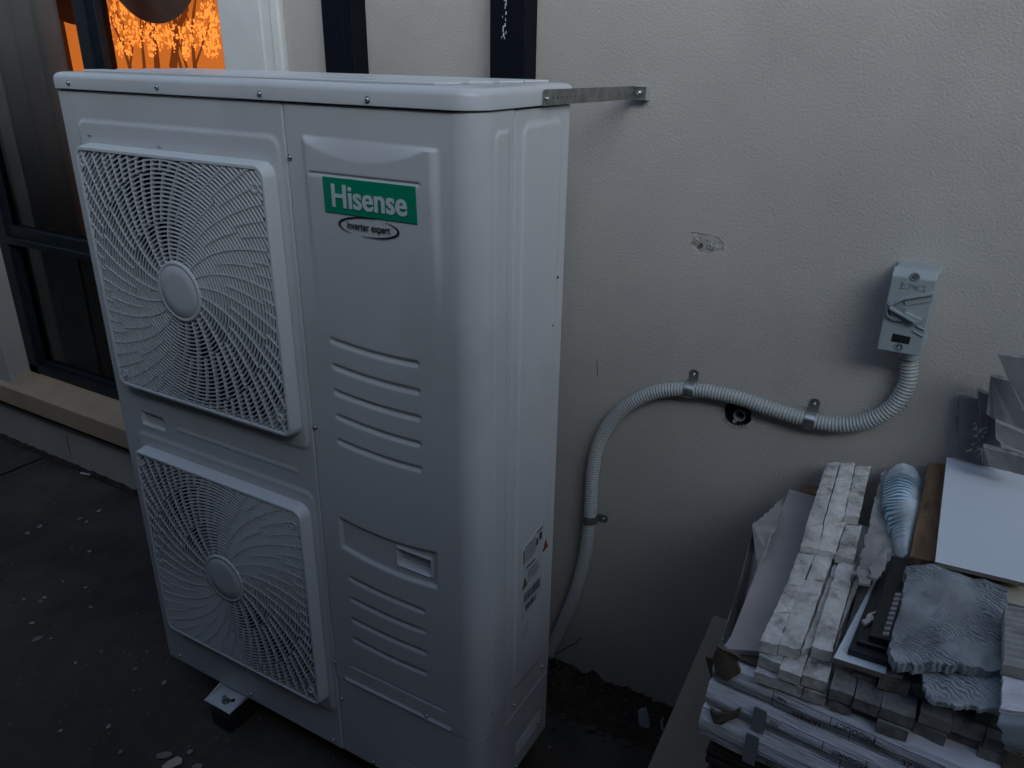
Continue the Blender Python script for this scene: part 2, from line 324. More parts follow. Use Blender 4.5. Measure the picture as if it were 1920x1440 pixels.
# plugs in patch and lone plug
for (x, z, r) in ((1.1015, 1.198, .0035), (1.130, 1.190, .0045), (1.1395, 1.189, .003), (1.5268, 0.9412, .0045), (1.112, 1.190, .0045)):
    mb = MB(); mb.lathe((x, WY + .004, z), (0, -1, 0), [(r * .45, -0.002), (r * .5, .0055), (r, .006), (r * 1.1, -.004)], 12); mb.build('wall_plug', m_conduit if r < .0045 or x > 1.5 or x == 1.130 else m_cardb, house, smooth=True)
# scratches
for pts in ([(1.0, .992, .903), ], ):
    pass
for (x0, z0, x1, z1, w) in ((0.905, 0.905, 0.909, 0.868, .0007), (1.332, 0.9, 1.362, 0.897, .0009), (0.86, 0.735, 0.866, 0.738, .001)):
    mb = MB(); mb.add([(x0 - w, WY - .0006, z0), (x0 + w, WY - .0006, z0), (x1 + w, WY - .0006, z1), (x1 - w, WY - .0006, z1 - w)], [(3, 2, 1, 0)]); mb.build('scratch', m_brownband, house)
# dark band painting the sill's shade onto the wall; sill, surround
mb = MB(); mb.box(-2.6, -0.05, 0.553, WY + .002, 0.176, 0.212); mb.build('sill_shade_band', m_brownband, house, bevel=.004)
mb = MB(); mb.prism([(-2.6, .500, .3085), (-0.03, .500, .3085), (-0.03, .640, .355), (-2.6, .640, .355)], (0, 0, -.075)); mb.build('window_sill', m_sill, house, bevel=.003)
mb = MB(); mb.box(-2.2, WX0, 0.522, WY + .12, .31, 2.6); mb.build('window_reveal', m_wall, house, bevel=.004)
mb = MB(); mb.box(-0.1285, 0.0155, .520, WY + .1, .30, 2.3); mb.build('window_trim', m_trimw, house, bevel=.004)
mb = MB(); mb.box(0.017, 0.048, .545, WY + .004, .30, 2.3); mb.build('window_trim', m_trimw, house, bevel=.008, seg=4)
# wall cracks at base
for (x, z0, z1) in ((-1.32, .045, .125), (-.905, .04, .12)):
    mb = MB(); k = 7; pts = []
    for i in range(k): pts.append((x + .004 * noise.noise(Vector((i * 1.3, x, 0))), z0 + (z1 - z0) * i / (k - 1)))
    v = []; 
    for px_, pz_ in pts: v += [(px_ - .0022, WY - .0008, pz_), (px_ + .0022, WY - .0008, pz_)]
    mb.add(v, [(2 * i, 2 * i + 1, 2 * i + 3, 2 * i + 2) for i in range(k - 1)]); mb.build('crack', m_brownband, house)

# --- window
win = thing('window', 'dark blue aluminium framed window glowing orange behind the top of the air conditioner', 'window', (WX0, .63, .33))
fy0, fy1 = .60, .655
mb = MB(); mb.box(WX0, WX0 + .062, fy0, fy1, .34, 2.15); mb.box(WX0, WX1 + .015, fy0, fy1, .345, .380); mb.box(WX0, WX0 + .07, .615, fy1 - .01, .375, .9); mb.box(WX0, WX1, .615, fy1 - .01, .375, .395)
mb.build('window_frame', m_frame, win, bevel=.003)
mb = MB(); mb.box(WX0 + .04, WX1, .595, fy1, .862, .888); mb.box(WX0 + .04, WX1, .612, fy1, .888, .925); mb.build('transom', m_frame, win, bevel=.003)
mb = MB(); mb.box(-.826, -.776, .598, fy1, .925, 2.15); mb.box(-.776, -.742, .612, fy1, .925, 2.15); mb.build('mullion', m_frame, win, bevel=.003)
mb = MB(); mb.box(-.212, WX1 + .0165, .600, fy1, .375, 2.15); mb.build('inner_frame', m_trimi, win, bevel=.004)
for (a, b, c, d) in ((WX0 + .06, -.826, .925, 2.15), (-.742, -.212, .925, 2.15), (WX0 + .06, -.212, .39, .862)):
    mb = MB(); mb.add([(a, .634, c), (b, .634, c), (b, .634, d), (a, .634, d)], [(0, 1, 2, 3)]); mb.build('glass_pane', m_glass, win)
# room behind the glass
room = MB(); room.box(-3.2, 1.0, 2.2, 2.25, 0, 2.7); room.box(-3.2, -3.15, .72, 2.2, 0, 2.7); room.box(.95, 1.0, .72, 2.2, 0, 2.7); room.box(-3.2, 1.0, .70, 2.25, 2.65, 2.7); room.box(-3.2, 1.0, .70, 2.25, .10, .15)
room.box(-3.2, WX0 - .001, .69, .72, .1, 2.7); room.box(WX1 + .03, 1.0, .69, .72, .1, 2.7)
struct(room, 'room_interior', m_room)
mb = MB(); mb.box(WX0, WX1, .657, .895, .905, .922); mb.build('glow_baffle', m_room, win)  # hidden shelf added to keep the blind's glow off the lower pane
mb = MB(); mb.box(WX0 - .0, WX1, .657, .80, .30, .335); mb.build('inner_sill', m_room, win)
mb = MB(); mb.box(WX0 - .03, WX0 + .03, .657, .86, .335, 2.3); mb.build('inner_jamb', m_room, win)
mb = MB(); mb.box(WX0, WX1, .656, .662, .335, .905); mb.build('inner_panel', m_room, win)
def drape(x0, x1, y, z0, z1, amp, per, n=160, seed=0, hem=0):
    mb = MB(); v = []; nz = 10
    for j in range(nz + 1):
        for i in range(n + 1):
            x = x0 + (x1 - x0) * i / n; z = z0 + (z1 - z0) * j / nz
            ph = x / per * 2 * math.pi + 2.2 * noise.noise(Vector((x * 4, seed, z * .4)))
            v.append((x + .004 * noise.noise(Vector((x * 9, z * 3, seed))), y + amp * math.sin(ph) + .5 * amp * noise.noise(Vector((x * 20, z * 2, seed))), z + (hem * math.sin(ph) if j == 0 else 0)))
    mb.add(v, [(j * (n + 1) + i, j * (n + 1) + i + 1, (j + 1) * (n + 1) + i + 1, (j + 1) * (n + 1) + i) for j in range(nz) for i in range(n)]); return mb
tag(drape(-1.58, -0.999, .665, .912, 2.3, .010, .12, seed=1).build('curtain', m_curt, smooth=True, angle=180), 'grey folded curtain hanging in the upper left window pane', 'curtain')
tag(drape(-1.42, -1.14, .647, .34, .903, .005, .07, seed=4).build('curtain', m_curtg, smooth=True, angle=180), 'pale green folded curtain seen through the low window pane', 'curtain')
tag(drape(-1.12, -.6, .647, .34, .903, .005, .16, seed=6).build('curtain', m_room, smooth=True, angle=180), 'brown curtain edge at the right of the low window pane, beside the fan grille', 'curtain')
blind = thing('lit_blind', 'glowing orange blind printed with blossom trees in the window', 'blind', (-.85, .93, .95))
mb = MB(); mb.box(-1.40, -.17, .93, .934, .93, 2.2); mb.build('blind_sheet', m_glow, blind)
trunks = [((-1.0687, 0.9300, 1.4622), (-1.0864, 0.9300, 1.5337)), ((-0.9913, 0.9300, 1.4638), (-0.9818, 0.9300, 1.5644)), ((-0.9242, 0.9300, 1.4653), (-0.9153, 0.9300, 1.5450)), ((-0.8452, 0.9300, 1.4669), (-0.7978, 0.9300, 1.5810)), ((-0.8025, 0.9300, 1.4678), (-0.8160, 0.9300, 1.5361)), ((-0.7735, 0.9300, 1.4684), (-0.7905, 0.9300, 1.5331)), ((-0.7371, 0.9300, 1.4692), (-0.7286, 0.9300, 1.5810)), ((-1.0640, 0.9300, 1.4795), (-1.0357, 0.9300, 1.5307)), ((-0.7285, 0.9300, 1.4856), (-0.6867, 0.9300, 1.5404))]
widths = [.009, .009, .016, .020, .008, .007, .009, .006, .005]
rr = random.Random(3); tips = []
tm = MB()
def limb(a, b, w0, w1, y=.9285):
    d = (b - a); n = Vector((-d.z, 0, d.x)).normalized(); 
    tm.add([a - n * w0, a + n * w0, b + n * w1, b - n * w1], [(0, 1, 2, 3)])
for (a, b), w in zip(trunks, widths):
    a = Vector(a); b = Vector(b); a.y = b.y = .9285; limb(Vector((a.x + (a.x - b.x) * .5, a.y, 1.17)), a, w * 1.3, w); limb(a, b, w, w * .7)
    for k in range(3):
        e = b + Vector((rr.uniform(-.09, .09), 0, rr.uniform(.06, .16))); e.y = .9285; limb(b, e, w * .5, w * .25); tips.append(e)
        e2 = e + Vector((rr.uniform(-.08, .08), 0, rr.uniform(.05, .14))); limb(e, e2, w * .25, .001); tips.append(e2)
tm.build('printed_trunks', m_trunk, blind)
lm = MB(); cl = []
for (px_, pz_) in [(-1.143, 1.647), (-1.094, 1.667), (-1.185, 1.606), (-1.151, 1.572), (-1.094, 1.597), (-1.054, 1.638), (-1.054, 1.577), (-1.019, 1.614), (-1.025, 1.561), (-1.091, 1.547), (-1.062, 1.527), (-1.107, 1.522), (-0.995, 1.589), (-0.992, 1.556), (-0.946, 1.597), (-0.940, 1.545), (-0.965, 1.577), (-0.902, 1.589), (-0.883, 1.578), (-0.853, 1.568), (-0.890, 1.548), (-0.835, 1.581), (-0.915, 1.556), (-0.937, 1.523), (-0.802, 1.584), (-0.833, 1.541), (-0.768, 1.565), (-0.762, 1.533), (-0.747, 1.581), (-0.728, 1.550), (-0.765, 1.520), (-0.682, 1.612), (-0.656, 1.642), (-0.639, 1.619), (-0.617, 1.604), (-0.656, 1.581), (-0.635, 1.566), (-0.622, 1.542), (-0.681, 1.558), (-0.625, 1.654), (-0.607, 1.581), (-0.585, 1.611), (-0.694, 1.589), (-1.188, 1.546), (-1.155, 1.538), (-1.099, 1.622), (-1.208, 1.581), (-0.573, 1.634), (-0.637, 1.527), (-0.661, 1.531), (-0.721, 1.604), (-1.046, 1.666), (-1.189, 1.631), (-1.141, 1.606)]:
    cl.append((px_, pz_))
for (cx, cz) in cl:
    for k in range(17):
        a = rr.uniform(0, 6.28); r = .019 * math.sqrt(rr.random()) * 1.1; x = cx + r * math.cos(a); z = cz + r * math.sin(a) * 1.15; sz = rr.uniform(.003, .0075); t = rr.uniform(0, 3)
        n = 5; lm.add([(x + sz * rr.uniform(.5, 1.2) * math.cos(t + i * 6.283 / n), .927 - .0001 * (k % 7), z + sz * rr.uniform(.5, 1.2) * math.sin(t + i * 6.283 / n)) for i in range(n)], [tuple(range(n))])
lm.build('printed_blossom', m_leaf, blind, kind='stuff')
# swags
sw = thing('swag_valance', 'dark grey scalloped swag valance hanging across the top of the orange window', 'valance', (-.8, .87, 2.0))
def swag(cx, zb, R, y, sx=1.0):
    mb = MB(); n = 40; m = 12; v = []
    for j in range(m + 1):
        t = j / m
        for i in range(n + 1):
            a = math.pi + math.pi * i / n; rad = R * (1 - .8 * t); zc = zb + R + .12 * t
            v.append((cx + sx * rad * math.cos(a), y - .035 * math.sin(t * 1.5) + .010 * math.sin(t * 34), zc + rad * math.sin(a)))
    mb.add(v, [(j * (n + 1) + i, j * (n + 1) + i + 1, (j + 1) * (n + 1) + i + 1, (j + 1) * (n + 1) + i) for j in range(m) for i in range(n)]); mb.build('swag', m_swag, sw, smooth=True, angle=180)
swag(-.822, 1.604, .26, .88); swag(-.355, 1.60, .26, .885); swag(-1.255, 1.602, .26, .885); swag(-1.75, 1.60, .26, .88)
mb = MB(); mb.box(-2.3, -.1, .86, .90, 1.84, 2.3); mb.build('pelmet', m_swag, sw)

# --- black posts
for (x0, x1, lab) in ((.2106, .2985, 'black steel post fixed to the wall between the window and the second post'), (.6527, .7345, 'black steel post with white paint drips behind the right end of the air conditioner')):
    p = thing('steel_post', lab, 'post', (x0, .54, 0), 'black steel posts on the wall')
    mb = MB(); mb.box(x0, x1, .515, WY - .001, 0, 2.6); mb.build('post_tube', m_post, p, bevel=.0025)
    if x0 > .5:
        rr = random.Random(5); d = MB()
        for k in range(60):
            t = rr.random(); z = 1.56 + .22 * t; x = .690 - .004 * (1 - t) + rr.uniform(-.0035, .0035) * (1.5 - t); s_ = rr.uniform(.0006, .0018)
            d.add([(x - s_, .5145, z - s_ * 2), (x + s_, .5145, z - s_), (x + s_ * .6, .5145, z + s_ * 3), (x - s_ * .8, .5145, z + s_ * 2)], [(0, 1, 2, 3)])
        d.build('paint_drip', m_trimw, p)
    else:
        mb = MB(); mb.box(x0 + .0615, x0 + .063, .5142, .5151, 0, 2.6); mb.build('seam_line', m_frame, p)

# ================================================================= AIR CONDITIONER
Z0 = .085; ZT = 1.4605; UW = .95; UD = .292; RC = .042
ac = thing('air_conditioner', 'large white outdoor air conditioner unit with two fan grilles and a green logo', 'air conditioner', (0, 0, 0))
# heightfield panel
def sstep(a, b, x): t = np.clip((x - a) / (b - a), 0, 1); return t * t * (3 - 2 * t)
def rrect(X, Z, x0, x1, z0, z1, r):  # signed distance, negative inside
    cx, cz = (x0 + x1) / 2, (z0 + z1) / 2; qx = np.abs(X - cx) - (x1 - x0) / 2 + r; qz = np.abs(Z - cz) - (z1 - z0) / 2 + r
    return np.hypot(np.maximum(qx, 0), np.maximum(qz, 0)) + np.minimum(np.maximum(qx, qz), 0) - r
def axis(a, b, step):
    base = list(np.arange(a + .004, b - .004, step)); return np.array([a, a + .0006, a + .0014, a + .0025] + base + [b - .0025, b - .0014, b - .0006, b])
def edge_round(X, Z, x0, x1, z0, z1, r=.003, sides='LRTB'):
    d = np.full(X.shape, 9.0)
    if 'L' in sides: d = np.minimum(d, X - x0)
    if 'R' in sides: d = np.minimum(d, x1 - X)
    if 'T' in sides: d = np.minimum(d, z1 - Z)
    if 'B' in sides: d = np.minimum(d, Z - z0)
    t = np.clip(1 - d / r, 0, 1); return r * (1 - np.sqrt(np.maximum(0, 1 - t * t)))
def hpanel(name, xs, zs, H, mapper, m, keep=None, flange=.012):
    X, Z = np.meshgrid(xs, zs); h = H(X, Z); P = mapper(X, Z, h); nz, nx = X.shape
    idx = np.arange(nx * nz).reshape(nz, nx); q = np.stack([idx[:-1, :-1], idx[:-1, 1:], idx[1:, 1:], idx[1:, :-1]], -1).reshape(-1, 4)
    if keep is not None:
        cx = (X[:-1, :-1] + X[1:, 1:]) / 2; cz = (Z[:-1, :-1] + Z[1:, 1:]) / 2; q = q[keep(cx, cz).reshape(-1)]
    V = P.reshape(-1, 3).tolist(); F = q.tolist(); mb = MB(); mb.v = [tuple(a) for a in V]; mb.f = [tuple(a) for a in F]
    # folded flange round the border
    ring = list(idx[0, :]) + list(idx[1:, -1]) + list(idx[-1, -2::-1]) + list(idx[-2:0:-1, 0])
    Pb = mapper(X, Z, h - flange).reshape(-1, 3); k = len(mb.v); mb.v += [tuple(Pb[r]) for r in ring]; n = len(ring)
    for a in range(n): b = (a + 1) % n; mb.f.append((int(ring[b]), int(ring[a]), k + a, k + b))
    mb.mi = [0] * len(mb.f); return mb.build(name, m, ac, smooth=True, angle=50)
GC = [(.3065, 1.1135), (.3065, .462)]; GX0, GX1 = .057, .5645
GZ = [(.8675, 1.3665), (.2165, .7185)]
def H_left(X, Z):
    h = np.zeros(X.shape)
    # big embossed field round the upper grille: raised above a step line
    d = rrect(X, Z, .046, .5745, .838, 1.4075, .022); h += .0035 * (1 - sstep(-.005, .0015, d))
    d2 = rrect(X, Z, .046, .5745, .185, .7475, .022); h += .0035 * (1 - sstep(-.005, .0015, d2))
    # label recess between the grilles
    d = rrect(X, Z, .0745, .148, .770, .800, .002); h -= .008 * (1 - sstep(-.002, .0005, d)) ; h += .0022 * np.exp(-(np.maximum(d, 0) / .0025) ** 2) * (d > -.0005)
    # long groove
    d = rrect(X, Z, .186, .537, .781, .7875, .003); h += .0028 * (1 - sstep(-.003, .001, d))
    return h - edge_round(X, Z, .0, .5865, Z0, ZT - .0018, .003)
def map_flat(X, Z, h): return np.stack([X, -h, Z], -1)
RH = .280
hpanel('front_panel', axis(0, .5865, .0035), axis(Z0, ZT - .0018, .0035), H_left, map_flat, m_white,
       keep=lambda x, z: ((np.hypot(x - GC[0][0], z - GC[0][1]) > RH) | (x < GX0 + .006) | (x > GX1 - .006) | (z < GZ[0][0] + .006) | (z > GZ[0][1] - .006)) & ((np.hypot(x - GC[1][0], z - GC[1][1]) > RH) | (x < GX0 + .006) | (x > GX1 - .006) | (z < GZ[1][0] + .006) | (z > GZ[1][1] - .006)))
# service panel wrapping the corner
S0 = .5885; SC = UW - RC; ARC = RC * math.pi / 2; S1 = SC + ARC + (.104 - RC)
def map_wrap(X, Z, h):
    ang = np.clip((X - SC) / RC, 0, math.pi / 2); nx = np.sin(ang); ny = -np.cos(ang)
    px = np.where(X < SC, X, np.where(X < SC + ARC, SC + RC * np.sin(ang), UW)); py = np.where(X < SC, 0, np.where(X < SC + ARC, RC - RC * np.cos(ang), RC + (X - SC - ARC)))
    return np.stack([px + nx * h, py + ny * h, Z], -1)
LV = [(.6470, .8380, 1.0789, 1.0724), (.6481, .8382, 1.0309, 1.0237), (.6469, .8373, .982, .9752), (.6472, .8365, .9341, .9263), (.6461, .8358, .8835, .8779),
      (.6458, .8313, .5814, .5746), (.6468, .8321, .5303, .5276), (.6437, .8328, .4787, .4768), (.6436, .831, .4285, .4261)]
def H_right(X, Z):
    h = np.zeros(X.shape)
    for (x0, x1, za, zb) in LV:
        cx = (x0 + x1) / 2; zc = za + (zb - za) * (X - x0) / (x1 - x0) - .0045 * (1 - ((X - cx) / (cx - x0)) ** 2)
        qx = np.maximum(np.abs(X - cx) - (x1 - x0) / 2 + .006, 0); d = np.hypot(qx, Z - zc + .0035) - .0055
        h -= .0045 * (1 - sstep(-.0042, .0012, d))
    # scoop: shelf cut, flat recess below a curved line
    zt = 1.4115 - .0035 * (X - .63) / .25; zs = zt - .0045 - .026 * np.maximum(0, 1 - ((X - .745) / .118) ** 2)
    slope = np.clip((zt - Z) / np.maximum(zt - zs, .004), 0, 1) ** .8
    wide = (1 - sstep(.118, .1335, np.abs(X - .7545)))
    h += .0078 * slope * wide * (sstep(1.10, 1.33, Z) * .75 + .25 * sstep(1.30, 1.36, Z))
    # raised field containing logo with soft edges at right and groove under the scoop
    d = rrect(X, Z, .639, .8555, 1.3535, 1.3585, .002); h -= .0028 * (1 - sstep(-.002, .001, d))
    # handle panel
    zt = .7135 - .010 * (1 - ((X - .746) / .112) ** 2); zb = .645 - .010 * (1 - ((X - .746) / .112) ** 2) - .009 * (X - .634) / .22
    d = np.maximum(np.maximum(np.abs(X - .7475) - .1135, Z - zt), zb - Z); h -= .0055 * (1 - sstep(-.005, .002, d))
    d = rrect(X, Z, .768, .8455, .654, .6905, .003); h -= .016 * (1 - sstep(-.003, .0005, d)); h += .0035 * np.exp(-(np.maximum(d, 0) / .0035) ** 2) * (d > -.0006)
    # low wedge and ridge
    d = np.maximum(np.abs(X - .752) - .12, np.abs(Z - .335) - .0145); h -= .004 * (1 - sstep(-.003, .004, d)) * np.clip((.352 - Z) / .03, 0, 1) * 0 + .0035 * (1 - sstep(-.002, .001, np.maximum(np.abs(X - .752) - .12, -(Z - .3475)))) * np.exp(-((Z - .3475) / .012) ** 2) * (Z < .352)
    d = rrect(X, Z, .612, .886, .3035, .3105, .003); h += .0038 * (1 - sstep(-.003, .001, d))
    # side emboss
    sy = X - SC - ARC + RC
    d = rrect(X, Z, SC + ARC - RC + .046, S1 + .03, .325, 1.432, .016); h += .0025 * (1 - sstep(-.005, .001, d)) * (1 - sstep(S1 - .022, S1 - .014, X))
    return h - edge_round(X, Z, S0, S1, .297, ZT - .0018, .003)
hpanel('service_panel', axis(S0, S1, .0027), axis(.297, ZT - .0018, .0026), H_right, map_wrap, m_white)
def H_low(X, Z):
    h = np.full(X.shape, -.0022)
    for (x0, x1, z0, z1) in ((.742, .8, .02, .153), (.928 + .045, .928 + .075, .02, .235)):
        d = rrect(X, Z, x0, x1, z0, z1, .008); h -= .0016 * np.exp(-(d / .0012) ** 2)
    return h - edge_round(X, Z, S0, S1, Z0, .2945, .002)
hpanel('lower_cover', axis(S0, S1, .0035), axis(Z0, .2945, .003), H_low, map_wrap, m_white)
# side rear panel
def map_side(X, Z, h): return np.stack([UW + h, X, Z], -1)
def H_side(X, Z):
    d = rrect(X, Z, .130, .262, .325, 1.4365, .02); h = .003 * (1 - sstep(-.005, .001, d)); 
    return h - .0015 - edge_round(X, Z, .106, UD, .262, ZT - .0018, .004)
hpanel('side_panel', axis(.106, UD, .003), axis(.262, ZT - .0018, .004), H_side, map_side, m_white)
def H_slow(X, Z):
    h = np.full(X.shape, -.003)
    for k in range(4):
        d = rrect(X, Z, .150, .262, .128 + k * .011, .1315 + k * .011, .0015); h -= .004 * (1 - sstep(-.001, .001, d))
    return h - edge_round(X, Z, .106, UD, Z0, .2585, .002)
hpanel('side_cover', axis(.106, UD, .003), axis(Z0, .2585, .002), H_slow, map_side, m_white)
# inner casing (back, left, floor)
mb = MB(); mb.box(.0005, .004, .012, UD, Z0 + .001, ZT - .006); mb.box(.004, UW - .01, UD - .004, UD, Z0 + .001, ZT - .006); mb.build('casing', m_white, ac)
mb = MB(); mb.box(.003, UW - .006, .006, UD - .003, Z0 - .004, Z0 + .020); mb.build('base_pan', m_white, ac)
mb = MB(); mb.box(.5815, UW - .05, .024, UD - .006, Z0 + .02, ZT - .01); mb.box(.578, UW - .0155, .045, UD - .006, Z0 + .02, ZT - .01); mb.build('compressor_bay', m_seam, ac)
mb = MB(); mb.box(.0045, .5755, .17, .18, Z0 + .02, ZT - .01); mb.build('fan_backing', m_inner, ac)
# lid
def rr_loop(x0, x1, y0, y1, r_fr, r_o, z, n=8):
    L = []
    for (cx, cy, r, a0) in ((x1 - r_fr, y0 + r_fr, r_fr, -90), (x1 - r_o, y1 - r_o, r_o, 0), (x0 + r_o, y1 - r_o, r_o, 90), (x0 + r_o, y0 + r_o, r_o, 180)):
        for i in range(n + 1): a = math.radians(a0 + 90 * i / n); L.append((cx + r * math.cos(a), cy + r * math.sin(a), z))
    return L
mb = MB(); loops = []
for (ins, z) in ((.001, ZT), (0, ZT + .001), (0, ZT + .0185), (.0015, ZT + .0235), (.005, ZT + .0278), (.010, ZT + .0296), (.016, ZT + .0302)):
    loops.append(rr_loop(-.005 + ins, UW + .004 - ins, -.006 + ins, UD + .006 - ins, RC + .004 - ins * .6, .014, z))
n = len(loops[0]); 
for L in loops: mb.v += L
for k in range(len(loops) - 1):
    for i in range(n): j = (i + 1) % n; mb.f.append((k * n + i, k * n + j, (k + 1) * n + j, (k + 1) * n + i))
mb.f.append(tuple((len(loops) - 1) * n + i for i in range(n))); mb.f.append(tuple(range(n - 1, -1, -1))); mb.mi = [0] * len(mb.f)
mb.build('lid', m_white, ac, smooth=True, angle=35)
for (y0, y1, x0, x1) in ((.030, .072, .045, .86), (.098, .135, .045, .875), (.160, .200, .045, .89), (.225, .268, .045, .90)):
    mb = MB(); mb.prism([(x0, y0, ZT + .0345), (x1, y0, ZT + .0345), (x1 + .02, y1, ZT + .0345), (x0, y1, ZT + .0345)], (0, 0, -.0045)); mb.build('lid_rib', m_white, ac, bevel=.0028, seg=3)
mb = MB(); mb.add(rr_loop(.002, UW - .002, .002, UD - .002, RC, .012, ZT - .0035) + rr_loop(.002, UW - .002, .002, UD - .002, RC, .012, ZT), [(i, (i + 1) % 36, 36 + (i + 1) % 36, 36 + i) for i in range(36)] + [tuple(range(35, -1, -1))]); mb.build('lid_gap', m_seam, ac)
# grilles
def clip_poly(pts, x0, x1, z0, z1):
    """split a polyline into runs lying inside the frame window"""
    out = []; cur = []
    for p in pts:
        if x0 < p[0] < x1 and z0 < p[1] < z1: cur.append(p)
        else:
            if len(cur) > 1: out.append(cur)
            cur = []
    if len(cur) > 1: out.append(cur)
    return out
def ribbon(mb, pts, w, y_f, y_b, lean=0.0, closed=False):
    """bar following pts (x,z), thickness w, from y_f (front) to y_b (back); lean shifts the back radially"""
    n = len(pts); base = len(mb.v); P = [Vector((p[0], 0, p[1])) for p in pts]
    for i in range(n):
        a = P[i - 1] if (i > 0 or closed) else P[0]; b = P[(i + 1) % n] if (i < n - 1 or closed) else P[-1]
        t = (b - a).normalized(); nn = Vector((-t.z, 0, t.x)) * (w / 2); L = Vector(pts[i][2]) * lean if len(pts[i]) > 2 else Vector((0, 0, 0))
        for (s_, y) in ((-1, y_f), (1, y_f), (1, y_b), (-1, y_b)):
            p = P[i] + nn * s_ + (L if y == y_b else Vector((0, 0, 0))); mb.v.append((p.x, y, p.z))
    m = n if closed else n - 1
    for i in range(m):
        j = (i + 1) % n
        for k in range(4):
            l = (k + 1) % 4; mb.f.append((base + i * 4 + k, base + i * 4 + l, base + j * 4 + l, base + j * 4 + k)); mb.mi.append(0)
for gi, (gc, gz) in enumerate(zip(GC, GZ)):
    cx, cz = gc; zl, zh = gz; yf = -.0285
    # frame rim: rounded square tube profile
    mb = MB(); prof = [(0, -.004), (.0015, -.012), (.0035, yf + .004), (.006, yf), (.0105, yf - .0003), (.0125, yf + .002), (.0135, yf + .008), (.0135, -.010)]
    N_ = 10; r0 = .026; ring = []
    for (ins, y) in prof:
        L = []; x0, x1, z0, z1 = GX0 + ins, GX1 - ins, zl + ins, zh - ins; r = max(r0 - ins, .006)
        for (ax, az, a0) in ((x1 - r, z0 + r, -90), (x1 - r, z1 - r, 0), (x0 + r, z1 - r, 90), (x0 + r, z0 + r, 180)):
            for i in range(N_ + 1): a = math.radians(a0 + 90 * i / N_); L.append((ax + r * math.cos(a), y, az + r * math.sin(a)))
        ring.append(L)
    n = len(ring[0])
    for L in ring: mb.v += L
    for k in range(len(ring) - 1):
        for i in range(n): j = (i + 1) % n; mb.f.append((k * n + i, k * n + j, (k + 1) * n + j, (k + 1) * n + i)); mb.mi.append(0)
    gr = mb.build('fan_grille', m_grille, ac, smooth=True, angle=50)
    bx0, bx1, bz0, bz1 = GX0 + .011, GX1 - .011, zl + .011, zh - .011
    def offc(x, z):  # keep corners inside the rounded frame
        return True
    mb = MB(); r = .0655; nring = 0
    while r < .352:
        k = max(72, int(r * 2 * math.pi / .0065)); pts = []
        for i in range(k + 1):
            a = 2 * math.pi * i / k; pts.append((cx + r * math.cos(a), cz + r * math.sin(a), (math.cos(a), 0, math.sin(a))))
        ins = [p for p in pts if bx0 < p[0] < bx1 and bz0 < p[1] < bz1]
        if len(ins) == len(pts): ribbon(mb, pts[:-1], .0025, yf + .0008, yf + .0040, .0004, closed=True)
        else:
            q = pts[:-1]; s0 = next(i for i, p in enumerate(q) if not (bx0 < p[0] < bx1 and bz0 < p[1] < bz1))
            for run in clip_poly(q[s0:] + q[:s0], bx0, bx1, bz0, bz1):
                ribbon(mb, run, .0025, yf + .0008, yf + .0040, .0004)
        r += .0079
    o = mb.build('grille_ring', m_grille, gr, kind='stuff')
    def spiral(a0, r):  # a0: angle at r=.063
        return math.radians(a0 - 165 * (r - .063) + 179 * (r - .063) ** 2)
    main = MB(); sec = MB(); NS = 21; ph = 33.0 + (0 if gi == 0 else -4)
    def arc(a0, ra, rb, mbx, w, yb):
        k = int((rb - ra) / .0055) + 2; pts = []
        for i in range(k):
            rr_ = ra + (rb - ra) * i / (k - 1); a = spiral(a0, rr_); pts.append((cx + rr_ * math.cos(a), cz + rr_ * math.sin(a)))
        for run in clip_poly(pts, bx0, bx1, bz0, bz1): ribbon(mbx, run, w, yf + .0002, yb)
    for k in range(NS):
        a0 = ph + 360 / NS * k; arc(a0, .058, .354, main, .0021, yf + .009)
        arc(a0 + 180 / NS, .132, .2195, sec, .0018, yf + .007)
        arc(a0 + 120 / NS, .2205, .354, sec, .0018, yf + .007); arc(a0 + 240 / NS, .2205, .354, sec, .0018, yf + .007)
    main.build('grille_spoke', m_grille, gr, kind='stuff'); sec.build('grille_spoke', m_grille, gr, kind='stuff')
    mb = MB(); mb.lathe((cx, yf + .012, cz), (0, -1, 0), [(.0585, 0), (.0585, .0125), (.0575, .0142), (.052, .0148), (.0512, .0138), (.0505, .0138), (.0498, .0146), (.030, .0148), (.0001, .0151)], 64); mb.build('grille_hub', m_grille, gr, smooth=True, angle=60)
    for (ex, ez) in ((bx0 + .013, bz1 - .024), (bx1 - .016, bz1 - .030), (bx0 + .016, bz0 + .022), (bx1 - .018, bz0 + .030)):
        mb = MB(); mb.lathe((ex, yf + .02, ez), (0, -1, 0), [(.0085, 0), (.0085, .0205), (.0055, .0205), (.0055, .006), (.0001, .006)], 18); mb.build('mounting_ring', m_grille, gr, smooth=True, angle=40)
    # bellmouth, fan
    mb = MB(); mb.lathe((cx, -.0065, cz), (0, 1, 0), [(.2460, .045), (.2440, .038), (.2380, .036), (.2340, .042), (.2330, .10)], 96); mb.build('fan_shroud', m_fan, ac, smooth=True, angle=80)
    mb = MB(); mb.lathe((cx, .07, cz), (0, -1, 0), [(.065, -.05), (.065, .01), (.058, .018), (.0001, .022)], 32)
